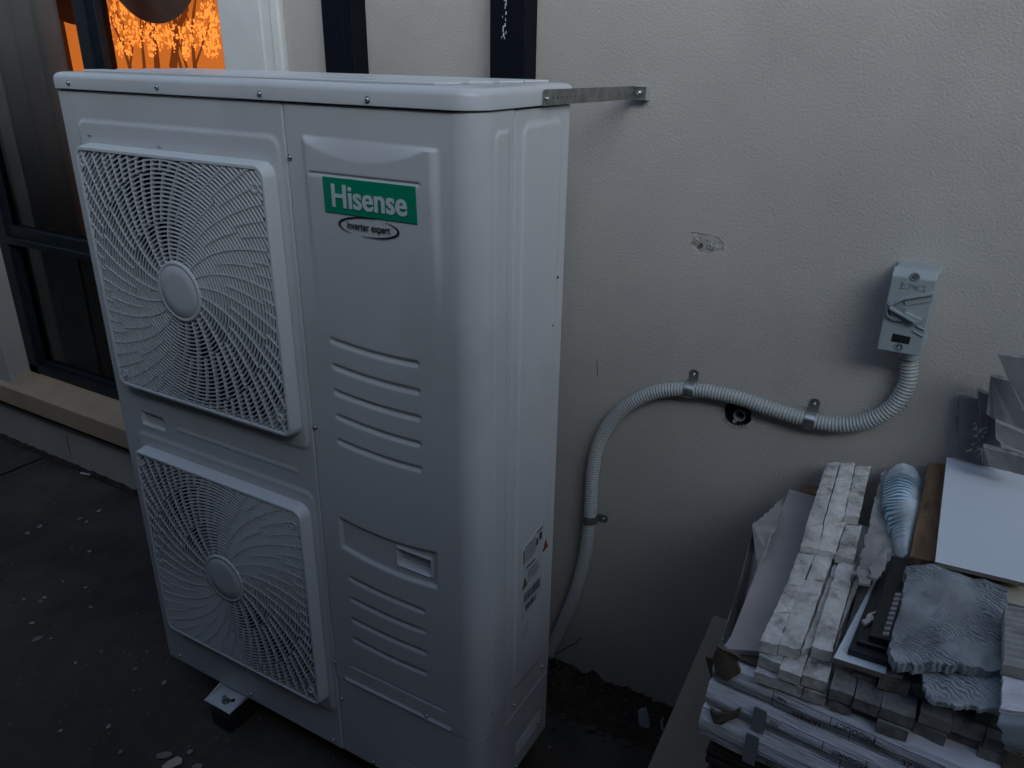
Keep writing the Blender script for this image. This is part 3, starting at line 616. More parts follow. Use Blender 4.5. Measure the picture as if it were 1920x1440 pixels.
    for b in range(3):
        a0 = math.radians(20 + 120 * b + gi * 40); v = []; nr, na = 8, 10
        for i in range(nr + 1):
            r_ = .06 + (.222 - .06) * i / nr
            for j in range(na + 1):
                t = j / na; a = a0 + math.radians(78) * (t - .5) - .5 * (r_ - .06) / .16; v.append((cx + r_ * math.cos(a), .035 + .07 * t - .01 * math.sin(math.pi * t), cz + r_ * math.sin(a)))
        mb.add(v, [(i * (na + 1) + j, i * (na + 1) + j + 1, (i + 1) * (na + 1) + j + 1, (i + 1) * (na + 1) + j) for i in range(nr) for j in range(na)])
    mb.build('fan', m_fan, ac, smooth=True, angle=60)
# screws
mb = MB(); mb.lathe((0, 0, 0), (0, -1, 0), [(.0052, -.001), (.0052, .0008), (.0038, .0008), (.0037, .0022), (.0030, .0032), (.0016, .0036), (.0014, .0022), (.0001, .0020)], 14)
scr = mb.build('screw', m_zinc, ac, smooth=True, angle=50)
front_scr = [(.0501, -.006, 1.4718), (.3018, -.006, 1.4722), (.5474, -.006, 1.4697), (.7658, -.006, 1.4691), (.5945, -.0005, 1.3752), (.5945, -.0005, .894), (.5895, -.0, .3395), (.5945, .002, .2377), (.8257, -.0005, .3120), (.5600, -.0005, .0993), (.6742, .002, .0965), (.045, -.0005, .103), (.30, -.0005, .103)]
scr.location = front_scr[0]
for p in front_scr[1:]: clone(scr, p, ac)
for (y, z) in ((.2591, .2919), (.1371, .2864), (.045, .348), (.25, .135), (.125, .10), (.15, .10)):
    c = clone(scr, (UW - .001, y, z), ac); c.rotation_euler = (0, 0, math.pi / 2)
for (y, z) in ((.2621, 1.1705), (.2478, 1.0853)):
    mb = MB(); mb.cyl((UW + .0003, y, z), (1, 0, 0), .0022, .0018, 10); mb.build('rivet', m_seam, ac)
# badge
mb = MB(); mb.prism([(.6675, -.0082, 1.3530), (.8485, -.0082, 1.3530), (.8485, -.0073, 1.2975), (.6675, -.0073, 1.2975)], (0, .004, 0)); bd = mb.build('badge', m_green, ac, bevel=.0008)
text_mesh('badge_lettering', 'Hisense', .0505, (.7568, -.0081, 1.3235), (1, 0, 0), (0, -.018, 1), m_badgew, bd, sx=.93, bold=.0008)
text_mesh('badge_lettering', 'Hisense', .0505, (.7579, -.00825, 1.3235), (1, 0, 0), (0, -.018, 1), m_badgew, bd, sx=.93, bold=.0008)
mb = MB(); pts = []
for i in range(49):
    a = 2 * math.pi * i / 48; pts.append((.7496 + .0600 * math.cos(a), 1.2805 + .0150 * math.sin(a)))
def swoosh(lo, hi):
    n = 26; base = len(mb.v)
    for i in range(n + 1):
        t = i / n; a = math.radians(lo + (hi - lo) * t); w = .0005 + .0019 * math.sin(math.pi * t); 
        for s_ in (-1, 1): mb.v.append((.7540 + (.0585 + w * s_) * math.cos(a), -.0069, 1.2815 + (.0148 + w * s_ * .6) * math.sin(a)))
    for i in range(n): mb.f.append((base + 2 * i, base + 2 * i + 1, base + 2 * i + 3, base + 2 * i + 2)); mb.mi.append(0)
swoosh(75, 235); swoosh(-105, 55)
mb.build('badge_oval', m_black, ac)
text_mesh('badge_lettering', 'inverter expert', .0165, (.7540, -.0069, 1.2818), (1, 0, 0), (0, 0, 1), m_black, ac, sx=.84, bold=.0001)
# rating sticker on the side
st = MB(); X_ = UW + .0022; st.prism([(X_, .155, .663), (X_, .236, .678), (X_, .240, .515), (X_, .155, .490)], (-.001, 0, 0))
m_stick = mat('grey_sticker', (0.50, 0.52, 0.54), rough=0.5)
stk = st.build('rating_label', m_stick, ac)
pm = MB(); rr = random.Random(11)
def pbox(y0, y1, z0, z1): pm.add([(X_ + .0006, y0, z0), (X_ + .0006, y1, z0), (X_ + .0006, y1, z1), (X_ + .0006, y0, z1)], [(0, 1, 2, 3)])
pbox(.157, .1605, .625, .655)
for r_ in range(6):
    z = .661 - r_ * .0062; y = .164
    while y < .205: w = rr.uniform(.003, .009); pbox(y, y + w, z - .0022, z); y += w + .002
for r_ in range(5):
    z = .600 - r_ * .0060; y = .175
    while y < .218: w = rr.uniform(.003, .009); pbox(y, y + w, z - .0020, z); y += w + .002
pbox(.210, .232, .668, .671); pbox(.207, .214, .640, .655); pbox(.220, .230, .645, .662); pbox(.168, .205, .6085, .6125)
for k in range(22): y = .162 + k * .0031; pbox(y, y + rr.choice((.0008, .0016, .0021)), .530, .552)
for k in range(14): y = .170 + k * .0031; pbox(y, y + rr.choice((.0008, .0016, .0021)), .506, .522)
pm.build('label_print', m_black, stk, kind='stuff')
for (y, z, c) in ((.2475, .617, (0.42, 0.12, 0.03)), (.163, .577, (0.22, 0.17, 0.03))):
    mb = MB(); mb.prism([(X_ + .0003, y - .009, z - .010), (X_ + .0003, y + .011, z - .008), (X_ + .0003, y + .001, z + .013)], (-.002, 0, 0)); mb.build('warning_triangle', mat('warning_colour', c, rough=.5), stk)
    mb = MB(); a = [Vector((X_ + .0005, y - .0098, z - .011)), Vector((X_ + .0005, y + .012, z - .0088)), Vector((X_ + .0005, y + .001, z + .0145))]; c0 = (a[0] + a[1] + a[2]) / 3; b = [c0 + (p - c0) * .72 for p in a]
    mb.add(a + b, [(0, 1, 4, 3), (1, 2, 5, 4), (2, 0, 3, 5)]); mb.add([(X_ + .0006, y - .001, z - .004), (X_ + .0006, y + .002, z - .004), (X_ + .0006, y + .002, z + .004), (X_ + .0006, y - .001, z + .004)], [(0, 1, 2, 3)]); mb.build('triangle_border', m_black, stk)
mb = MB(); mb.prism([(X_ - .0004, .155, .468), (X_ - .0004, .185, .477), (X_ - .0004, .185, .445), (X_ - .0004, .155, .437)], (-.001, 0, 0)); mb.build('small_label', m_stick, ac)
# thin scuffs on the front
for (x, z, w, h_) in ((.078, 1.3785, .010, .0012), (.275, 1.371, .012, .0008)):
    mb = MB(); mb.box(x, x + w, -.0062, -.0052, z, z + h_); mb.build('scuff', m_fan, ac)
# feet
for x, vis in ((.19, True), (.75, False)):
    b = MB(); t = .0025; yb = UD + .05
    b.box(x, x + .088, -.052, yb, .072, .072 + t); b.prism([(x, -.052, .072), (x, .0, .088), (x, yb, .088), (x, yb, .072)], (t, 0, 0)); b.prism([(x + .088, -.052, .072), (x + .088, .0, .088), (x + .088, yb, .088), (x + .088, yb, .072)], (-t, 0, 0))
    ft = b.build('foot_bracket', m_white, ac)
    mb = MB(); mb.cyl((x + .050, -.0285, .0745), (0, 0, 1), .0105, .0016, 16); mb.cyl((x + .050, -.0285, .076), (0, 0, 1), .0075, .005, 6); mb.cyl((x + .050, -.0285, .081), (0, 0, 1), .0035, .010, 10); mb.cyl((x + .052, -.032, .0885), (0.3, -0.1, 1), .006, .004, 6); mb.build('bolt', m_zincd, ft)
    mb = MB(); mb.cyl((x + .062, -.018, .0746), (0, 0, 1), .0055, .0003, 14); mb.build('slot_hole', m_gap, ft)
    rb = MB(); rb.box(x + .012, x + .080, -.050, .03, .001, .055); rb.cyl((x + .050, -.0285, .0545), (0, 0, 1), .016, .0175, 16); tag(rb.build('rubber_block', m_rubber, bevel=.010, seg=3), 'black rubber block under the left front foot of the air conditioner' if vis else 'black rubber block under the right foot of the air conditioner', 'rubber block', 'rubber blocks under the unit')

# ================================================================= STRAP
strap = thing('steel_strap', 'perforated steel strap tying the top of the air conditioner to the wall', 'strap', (.957, .18, 1.47))
holes = []; nh = 19
for k in range(nh):
    t = .030 + k * .0155; holes.append([(t + .0021 * math.cos(a * math.pi / 4), .0022 * math.sin(a * math.pi / 4) - .001) for a in range(8)])
L_ = .367
v, f = plate_with_holes([(0, -.0118), (L_, -.0118), (L_, .0118), (0, .0118)], holes, lambda p: (.9575, .1795 + p[0], 1.4722 - .0045 * p[0] / L_ + p[1]))
mb = MB(); mb.add(v, f); o = mb.build('strap_band', m_zincd, strap); sm = o.modifiers.new('s', 'SOLIDIFY'); sm.thickness = .0012
v, f = plate_with_holes([(.9562, 1.4545), (.9795, 1.4545), (.9795, 1.4785), (.9562, 1.4785)], [[(.966 + .003 * math.cos(a * math.pi / 4), 1.4672 + .003 * math.sin(a * math.pi / 4)) for a in range(8)]], lambda p: (p[0], .5475, p[1]))
mb = MB(); mb.add(v, f); mb.box(.9572, .9795, .549, .553, 1.4545, 1.4785); o = mb.build('strap_tab', m_zincd, strap)
mb = MB(); mb.box(.9790, .9815, .548, WY, 1.4545, 1.4785); mb.box(.958, .980, .5535, WY - .0005, 1.455, 1.478); mb.build('packer', m_switch, strap)
c = clone(scr, (.9668 - .957, .5465 - .18, 1.4672 - 1.47), strap); c.scale = (1.25, 1.25, 1.25)
c = clone(scr, (.9582 - .957, .1885 - .18, 1.4702 - 1.47), strap); c.rotation_euler = (0, 0, math.pi / 2)

# ================================================================= CONDUIT + SWITCH
cp = [Vector(p) for p in [(1.5171, 0.5480, 1.0369), (1.5215, 0.5480, 0.9912), (1.5044, 0.5480, 0.9392), (1.4649, 0.5480, 0.9019), (1.4106, 0.5480, 0.8824), (1.3509, 0.5480, 0.8812), (1.2881, 0.5480, 0.8867), (1.2228, 0.5480, 0.8948), (1.1337, 0.5480, 0.8910), (1.0536, 0.5480, 0.8677), (0.9838, 0.5480, 0.8130), (0.9373, 0.5480, 0.7348), (0.9189, 0.5480, 0.6394), (0.9181, 0.5480, 0.5078), (0.9094, 0.5480, 0.3815), (0.8861, 0.5480, 0.2587), (0.8529, 0.5480, 0.1422), (0.8247, 0.5480, 0.0492)]]
def catmull(P, n):
    out = []; P = [P[0] * 2 - P[1]] + P + [P[-1] * 2 - P[-2]]
    for i in range(1, len(P) - 2):
        for k in range(n):
            t = k / n; a, b, c_, d = P[i - 1], P[i], P[i + 1], P[i + 2]
            out.append(.5 * ((2 * b) + (c_ - a) * t + (2 * a - 5 * b + 4 * c_ - d) * t * t + (3 * b - a - 3 * c_ + d) * t ** 3))
    out.append(P[-2]); return out
path = catmull(cp, 60)
# uniform resample
acc = [0]
for i in range(1, len(path)): acc.append(acc[-1] + (path[i] - path[i - 1]).length)
def at(s_):
    lo = int(np.searchsorted(acc, s_)) ; lo = min(max(lo, 1), len(path) - 1); t = (s_ - acc[lo - 1]) / max(acc[lo] - acc[lo - 1], 1e-9); return path[lo - 1].lerp(path[lo], t)
step = .0011; ns = int(acc[-1] / step); pp = [at(i * step) for i in range(ns)]; rad = [.0148 + .0011 * max(-.6, math.cos(2 * math.pi * i * step / .0066)) for i in range(ns)]
mb = MB(); mb.tube(pp, rad, 16, up=Vector((0, 1, 0))); tag(mb.build('conduit', m_conduit, smooth=True, angle=180), 'grey corrugated conduit curving across the wall from the switch to behind the air conditioner', 'conduit')
def nearest(px_, pz_):
    i = min(range(ns), key=lambda k: (pp[k].x - px_) ** 2 + (pp[k].z - pz_) ** 2); return pp[i], (pp[min(i + 3, ns - 1)] - pp[max(i - 3, 0)]).normalized()
for (cx, cz, tx, tz, m, lab) in ((1.128, .888, 0, 1, m_zinc, 'shiny saddle clip at the top of the conduit bend, above left of the wall hole'), (1.371, .880, .03, 1, m_zinc, 'shiny saddle clip on the conduit nearest below the isolator switch'), (.9165, .506, 1, .03, m_zincd, 'dull saddle clip on the vertical run of conduit beside the air conditioner')):
    p, t = nearest(cx, cz); nrm = Vector((tx, 0, tz)).normalized(); t = (t - nrm * t.dot(nrm)); t.y = 0; t.normalize(); base = thing('conduit_clip', lab, 'clip', p, 'saddle clips holding the conduit')
    mb = MB(); w = .0095; n = 14; v = []
    for r_ in (.0168, .0180):
        for i in range(n + 1):
            a = math.pi * i / n; o_ = nrm * (r_ * math.cos(a)) + Vector((0, -1, 0)) * (r_ * math.sin(a))
            for s_ in (-w, w): v.append(p + o_ + t * s_)
    k = 2 * (n + 1); f = []
    for i in range(n): f += [(2 * i, 2 * i + 1, 2 * i + 3, 2 * i + 2), (k + 2 * i, k + 2 * i + 2, k + 2 * i + 3, k + 2 * i + 1), (2 * i, 2 * i + 2, k + 2 * i + 2, k + 2 * i), (2 * i + 1, k + 2 * i + 1, k + 2 * i + 3, 2 * i + 3)]
    mb.add(v, f); mb.build('band', m, base, smooth=True, angle=40)
    mb = MB(); q = Vector((p.x, WY - .003, p.z)); a0 = q + nrm * .0165; loop = [a0 - t * w, a0 + t * w, a0 + t * w + nrm * .018]
    for i in range(1, 6): a = math.pi * i / 6; loop.append(a0 + nrm * (.018 + .006 * math.sin(a)) + t * (w * math.cos(a)))
    loop.append(a0 - t * w + nrm * .018); mb.prism(loop, (0, .002, 0)); 
    b0 = q + nrm * .0165 + Vector((0, 0, 0)); mb.prism([b0 - t * w, b0 + t * w, b0 + t * w + Vector((0, -.012, 0)), b0 - t * w + Vector((0, -.012, 0))], nrm * .0012); mb.build('tab', m_zincd, base, bevel=.0004)
    s_ = clone(scr, Vector((p.x, WY - .003, p.z)) + nrm * .030 - p, base); s_.scale = (.9, 1, .9)
# isolator switch
swb = thing('isolator_switch', 'grey weatherproof isolator switch box on the wall with a black label window', 'switch', (1.50, WY, 1.13))
X0, X1, ZA, ZB = 1.4655, 1.5310, 1.0650, 1.2085; F = .497
mb = MB(); mb.box(X0 + .0, X1 + .0055, .512, WY + .001, ZA - .001, ZB + .001); mb.build('switch_base', m_switch, swb, bevel=.006, seg=3)
mb = MB(); mb.prism([(X0 - .001, .498, ZA - .002), (X1 + .001, .498, ZA - .002), (X1 + .001, .498, ZB - .012), (X1 + .001, .505, ZB + .001), (X0 - .001, .505, ZB + .001), (X0 - .001, .498, ZB - .012)], (0, .012, 0))
mb = MB(); y1 = .513
prof = [(F, ZA - .002), (F, ZB - .0125), (F + .010, ZB + .0015), (y1, ZB + .0015), (y1, ZA - .002)]
v = [(X0 - .0015, y, z) for y, z in prof] + [(X1 + .0015, y, z) for y, z in prof]
mb.add(v, [(0, 1, 2, 3, 4), (9, 8, 7, 6, 5)] + [(i, 5 + i, 5 + (i + 1) % 5, (i + 1) % 5) for i in range(5)]); cov = mb.build('switch_cover', m_switch, swb, bevel=.0022, seg=3)
for (sx, _y, z) in ((1.4994, 0.4970, 1.1990), (1.4984, 0.4970, 1.0746)):
    mb = MB(); mb.lathe((sx, F, z), (0, -1, 0), [(.0075, -.0005), (.0072, .0012), (.0058, .0014), (.0052, -.0000), (.0036, .0002)], 20); mb.build('screw_recess', m_switchd, cov, smooth=True)
    mb = MB(); mb.lathe((sx, F - .0004, z), (0, -1, 0), [(.0038, 0), (.0034, .0012), (.0014, .0016), (.0001, .0005)], 14); mb.build('screw', m_zinc, cov, smooth=True)
# embossed maker's mark: blocky relief letters
mb = MB(); MK = (1.4807, 0.4970, 1.1861); zt = MK[2]
def blk(x, z, w, h_): mb.box(MK[0] + x, MK[0] + x + w, F - .0005, F + .001, zt - z - h_, zt - z)
for (x, z, w, h_) in ((0, 0, .006, .0016), (0, .0035, .007, .0016), (0, .0085, .009, .0016), (0, 0, .0022, .010), (.009, 0, .009, .0016), (.0135, .001, .0022, .004), (.0115, .005, .0022, .005), (.0185, 0, .002, .005), (.0165, .0045, .008, .0016), (.0215, .001, .0022, .009), (.0255, 0, .002, .010), (.030, 0, .007, .0016), (.0355, 0, .0022, .0105), (.0285, .009, .009, .0016)): blk(x, z, w, h_)
mb.build('embossed_mark', m_switchd, cov)
mb = MB(); mb.prism([(1.4842, 0.4962, 1.0966), (1.5130, 0.4962, 1.0952), (1.5123, 0.4962, 1.0815), (1.4835, 0.4962, 1.0818)], (0, .003, 0)); mb.build('label_window', m_black, cov, bevel=.0006)
# guard rails and lever
def bar(mb, a, b, w, d, y0=F):
    a = Vector((a[0], 0, a[-1])); b = Vector((b[0], 0, b[-1])); t = (b - a).normalized(); n = Vector((-t.z, 0, t.x)) * (w / 2)
    mb.prism([(a - n) + Vector((0, y0 - d, 0)), (b - n) + Vector((0, y0 - d, 0)), (b + n) + Vector((0, y0 - d, 0)), (a + n) + Vector((0, y0 - d, 0))], (0, d, 0))
mb = MB(); bar(mb, (1.4688, 0.4900, 1.1466), (1.4879, 0.4900, 1.1601), .0040, .009); bar(mb, (1.4871, 0.4900, 1.1599), (1.5333, 0.4900, 1.1766), .0040, .008); bar(mb, (1.4923, 0.4950, 1.1520), (1.5332, 0.4950, 1.1671), .0095, .0025); mb.build('lever_guard', m_switch, cov, bevel=.0008); mb = MB(); bar(mb, (1.5141, 0.4960, 1.1070), (1.5312, 0.4960, 1.0997), .0026, .0025); bar(mb, (1.5180, 0.4960, 1.1164), (1.5321, 0.4960, 1.1113), .0028, .003); mb.build('lever_guard', m_switch, cov, bevel=.0008)
mb = MB(); mb.lathe((1.4879, 0.4970, 1.1346), (0, -1, 0), [(.0145, 0), (.0145, .005), (.0135, .006), (.0001, .006)], 32); mb.build('lever_dial', m_switchd, cov, smooth=True, angle=40)
mb = MB(); bar(mb, (1.4708, 0.4840, 1.1437), (1.5176, 0.4840, 1.1235), .0048, .0135); bar(mb, (1.4944, 0.4850, 1.1371), (1.5224, 0.4850, 1.1279), .0075, .0125); mb.build('lever', m_switch, cov, bevel=.0012)
mb = MB(); bar(mb, (1.4673, 0.4920, 1.1401), (1.4705, 0.4920, 1.1272), .0034, .007); bar(mb, (1.4704, 0.4930, 1.1269), (1.4842, 0.4930, 1.1207), .0034, .006); mb.build('padlock_hook', m_switch, cov, bevel=.001)
mb = MB(); mb.lathe((1.5155, .545, 1.0660), (0.0, 0, -1), [(.0185, 0), (.0185, .012), (.0172, .013), (.0172, .024), (.015, .024)], 20); mb.build('conduit_gland', m_switch, swb, smooth=True, angle=40)

# ================================================================= THE PILE OF BUILDING MATERIALS
def flat(name, pts, th, m, label, cat, rag=0.0, edges=None, mside=None, bevel=0.0, group=None, seed=0, build=True, parent=None, vec=None):
    p = ragged(pts, rag, .009, seed, edges) if rag else pts
    mb = MB(); mb.prism(p, vec or (0, 0, -th), 0, 1 if mside else None); o = mb.build(name, [m, mside] if mside else m, parent, bevel=bevel)
    if label: tag(o, label, cat, group)
    return o
# leaning tan board
flat('leaning_board', [(1.237, .558, .344), (1.72, .558, .344), (1.72, .195, .003), (1.1835, .195, .003)], .012, m_mdf, 'tan board leaning against the wall left of the cardboard boxes', 'board', mside=m_trimi, vec=(0, .0085, -.008))
# stack of dark planks at the bottom of the pile
rr = random.Random(21); z = 0.002; k = 0
pls = []
while z < .585:
    th = .013 if z > .5 else .04; dx = rr.uniform(-.012, .012); dy = rr.uniform(-.012, .012)
    if z + th > .592: th = .592 - z
    mb = MB(); mb.box(1.386 + dx, 1.86 + dx, -.035 + dy, .5 + dy, z, z + th - .0012); o = mb.build('plank', m_dark_wood, bevel=.0015); pls.append(o)
    z += th; k += 1
    if k > 30: break
ORD = 'topmost second third fourth fifth sixth seventh eighth ninth tenth eleventh twelfth thirteenth fourteenth fifteenth sixteenth seventeenth eighteenth nineteenth twentieth'.split()
for k, o in enumerate(reversed(pls)): tag(o, 'dark plank, %s in the stack under the cardboard boxes' % (ORD[k] if k == 0 else ORD[k] + ' from the top'), 'plank', 'dark planks stacked under the boxes')
# cardboard boxes: flattened cartons with printed side
m_line = mat('box_print', (0.05, 0.05, 0.06), rough=.8)
def carton(z0, z1, x0, y0, ang, lab, seed, txt, parts_patch=None):
    t = thing('cardboard_box', lab, 'box', (x0, y0, z0), 'grey cardboard boxes in the pile'); ca, sa = math.cos(ang), math.sin(ang)
    def P(u, w, z): return (x0 + u * ca + w * sa, y0 - u * sa + w * ca, z)
    mb = MB(); nx = 44; nz = 5; v = []
    for j in range(nz + 1):
        for i in range(nx + 1):
            u = .42 * i / nx; zz = z0 + (z1 - z0) * j / nz; b = .007 * math.sin(math.pi * j / nz) + .003 * noise.noise(Vector((u * 14, zz * 40, seed))); sag = -.006 * math.sin(u * 7 + seed)
            v.append(P(u + (.003 * noise.noise(Vector((zz * 90, seed, 0))) if i == 0 else 0), -b, zz + sag * (j / nz) * .6 + (.003 * noise.noise(Vector((u * 25, seed, 1))) if j in (0, nz) else 0)))
    W_ = nx + 1; mb.add(v, [(j * W_ + i, j * W_ + i + 1, (j + 1) * W_ + i + 1, (j + 1) * W_ + i) for j in range(nz) for i in range(nx)])
    top = [v[nz * W_ + i] for i in range(W_)]; kk = len(mb.v); mb.v += [(Vector(p) + Vector((sa * .5, .5 * ca, .0))) for p in top]; mb.f += [(nz * W_ + i, nz * W_ + i + 1, kk + i + 1, kk + i) for i in range(nx)]; mb.mi += [0] * nx
    kk2 = len(mb.v); left = [v[j * W_] for j in range(nz + 1)]; mb.v += [(Vector(p) + Vector((sa * .5, .5 * ca, 0))) for p in left]; mb.f += [(kk2 + j, j * W_, (j + 1) * W_, kk2 + j + 1) for j in range(nz)]; mb.mi += [0] * nz
    mb.v = [tuple(p) for p in mb.v]; body = mb.build('carton_body', m_card, t, smooth=True, angle=50)
    # printed table
    h = z1 - z0; lm = MB(); e = -.0090
    def seg(u0, za, u1, zb, w=.0011):
        n = max(2, int(abs(u1 - u0) / .012)); 
        for i in range(n):
            a = u0 + (u1 - u0) * i / n; b = u0 + (u1 - u0) * (i + 1) / n; ya = za + (zb - za) * i / n; yb = za + (zb - za) * (i + 1) / n
            if abs(u1 - u0) > abs(zb - za): lm.add([P(a, e, z0 + ya * h - w / 2), P(b, e, z0 + yb * h - w / 2), P(b, e, z0 + yb * h + w / 2), P(a, e, z0 + ya * h + w / 2)], [(0, 1, 2, 3)])
            else: lm.add([P(a - w / 2, e, z0 + ya * h), P(a + w / 2, e, z0 + ya * h), P(b + w / 2, e, z0 + yb * h), P(b - w / 2, e, z0 + yb * h)], [(0, 1, 2, 3)])
    seg(.088, .84, .30, .84); seg(.088, .46, .30, .46); seg(.088, .14, .30, .14); seg(.088, .14, .088, .84); seg(.19, .14, .19, .46); seg(.165, .46, .165, .84); seg(.22, .46, .22, .84); seg(.30, .14, .30, .84)
    lm.build('printed_table', m_line, body)
    for (s_, u, zz, sz) in txt:
        text_mesh('printed_text', s_, sz, P(u, e - .0006, z0 + zz * h), (-ca, sa, 0), (0, 0, -1), m_line, body, sx=.9)
    return t, P
BA = .085
t1, P1 = carton(.702, .738, 1.372, -.030, BA, 'top grey cardboard box directly under the stone strips, printed table on its side', 1, [('SIZE', .265, .30, .013), ('PRODUCT', .195, .65, .012), ('NUMBER', .135, .30, .011), ('No', .10, .66, .010)])
t2, P2 = carton(.657, .6995, 1.369, -.036, BA, 'middle grey cardboard box closed with a band of grey tape', 2, [('PRODUCT', .20, .65, .011), ('No', .10, .66, .010)])
t3, P3 = carton(.600, .6545, 1.366, -.042, BA, 'lowest grey cardboard box with a torn left corner, above the dark planks', 3, [('SIZE', .265, .30, .012), ('No', .11, .30, .012)])
for (t, P, z0, z1) in ((t2, P2, .657, .6995), (t3, P3, .600, .6545)):
    mb = MB(); mb.prism([P(.070, -.0102, z0 + .001), P(.088, -.0102, z0 + .001), P(.088, -.0102, z1), P(.070, -.0102, z1)], (0, .002, 0)); mb.build('tape_band', m_tape, t)
# brown torn patches of the boxes
flat('torn_patch', [(1.3747, -0.0430, 0.7699), (1.4054, -0.0430, 0.7651), (1.4109, -0.0430, 0.7391), (1.3942, -0.0430, 0.7154), (1.3768, -0.0430, 0.7188), (1.3706, -0.0430, 0.7460)], .004, m_cardb, None, None, rag=.006, parent=t1, vec=(0, .006, 0))
flat('torn_patch', [(1.3881, 0.0312, 0.7420), (1.4198, 0.0302, 0.7420), (1.4283, -0.0193, 0.7420), (1.4131, -0.0186, 0.7420), (1.3774, -0.0148, 0.7420)], .003, m_cardb, None, None, rag=.003, parent=t1)
flat('torn_corner', [(1.3781, -0.0520, 0.6630), (1.3903, -0.0520, 0.6592), (1.4098, -0.0520, 0.6715), (1.4202, -0.0520, 0.6849), (1.4199, -0.0520, 0.6698), (1.4071, -0.0520, 0.6559), (1.3978, -0.0520, 0.6427), (1.3870, -0.0520, 0.6410)], .003, m_cardb, None, None, rag=.003, parent=t3, vec=(0, .006, 0))
# torn cardboard side flaps standing left of the pile
fl = [(1.3620, 0.4994, 0.7376), (1.3520, 0.4357, 0.7493), (1.3450, 0.3503, 0.7599), (1.3350, 0.3047, 0.7625), (1.3350, 0.3573, 0.6979), (1.3350, 0.3732, 0.6524), (1.3350, 0.3222, 0.6537), (1.3350, 0.2919, 0.6551), (1.3400, 0.2288, 0.6600), (1.3450, 0.1677, 0.6676), (1.3500, 0.1491, 0.6551), (1.3550, 0.0778, 0.6824), (1.3650, 0.1374, 0.6257), (1.3720, 0.1453, 0.7269), (1.3720, 0.2624, 0.7718)]
fl = ragged(fl, .003, .010, 4); tag(MB().prism(fl, (.0035, .001, 0)).build('cardboard_flap', m_torn), 'torn grey cardboard flap standing behind the pinkish plank against the wall', 'cardboard')
fl = [(1.3652, -0.0200, 0.7256), (1.3550, -0.0200, 0.7238), (1.3594, -0.0200, 0.7129), (1.3643, -0.0200, 0.6981), (1.3750, -0.0200, 0.6749), (1.3754, -0.0200, 0.7055), (1.3753, -0.0200, 0.7401)]
tag(MB().prism(ragged(fl, .003, .006, 9), (0, .01, .002)).build('cardboard_scrap', m_cardb), 'small torn brown cardboard scrap curling off the left corner of the boxes', 'cardboard')
# pinkish plank
flat('pinkish_plank', [(1.3619, 0.4900, 0.7520), (1.4152, 0.4896, 0.7520), (1.4565, 0.0133, 0.7520), (1.3823, -0.0198, 0.7520)], .009, m_plank, 'smooth pinkish grey tile plank lying left of the stone strips', 'plank', bevel=.0008)
mb = MB(); mb.prism([(1.3759, 0.5419, 0.7450), (1.4083, 0.5444, 0.7450), (1.4244, 0.5111, 0.7450), (1.3806, 0.5033, 0.7450)], (0, 0, -.012)); tag(mb.build('timber_offcut', m_timber), 'short brown timber offcut by the wall behind the stone strips', 'timber')
# filler carton under everything on the right, carries the upper items
mb = MB(); mb.box(1.55, 1.84, .04, .545, .593, .79); tag(mb.build('cardboard_box', m_card, bevel=.003), 'deep grey box hidden under the white board at the right of the pile', 'box', 'grey cardboard boxes in the pile')
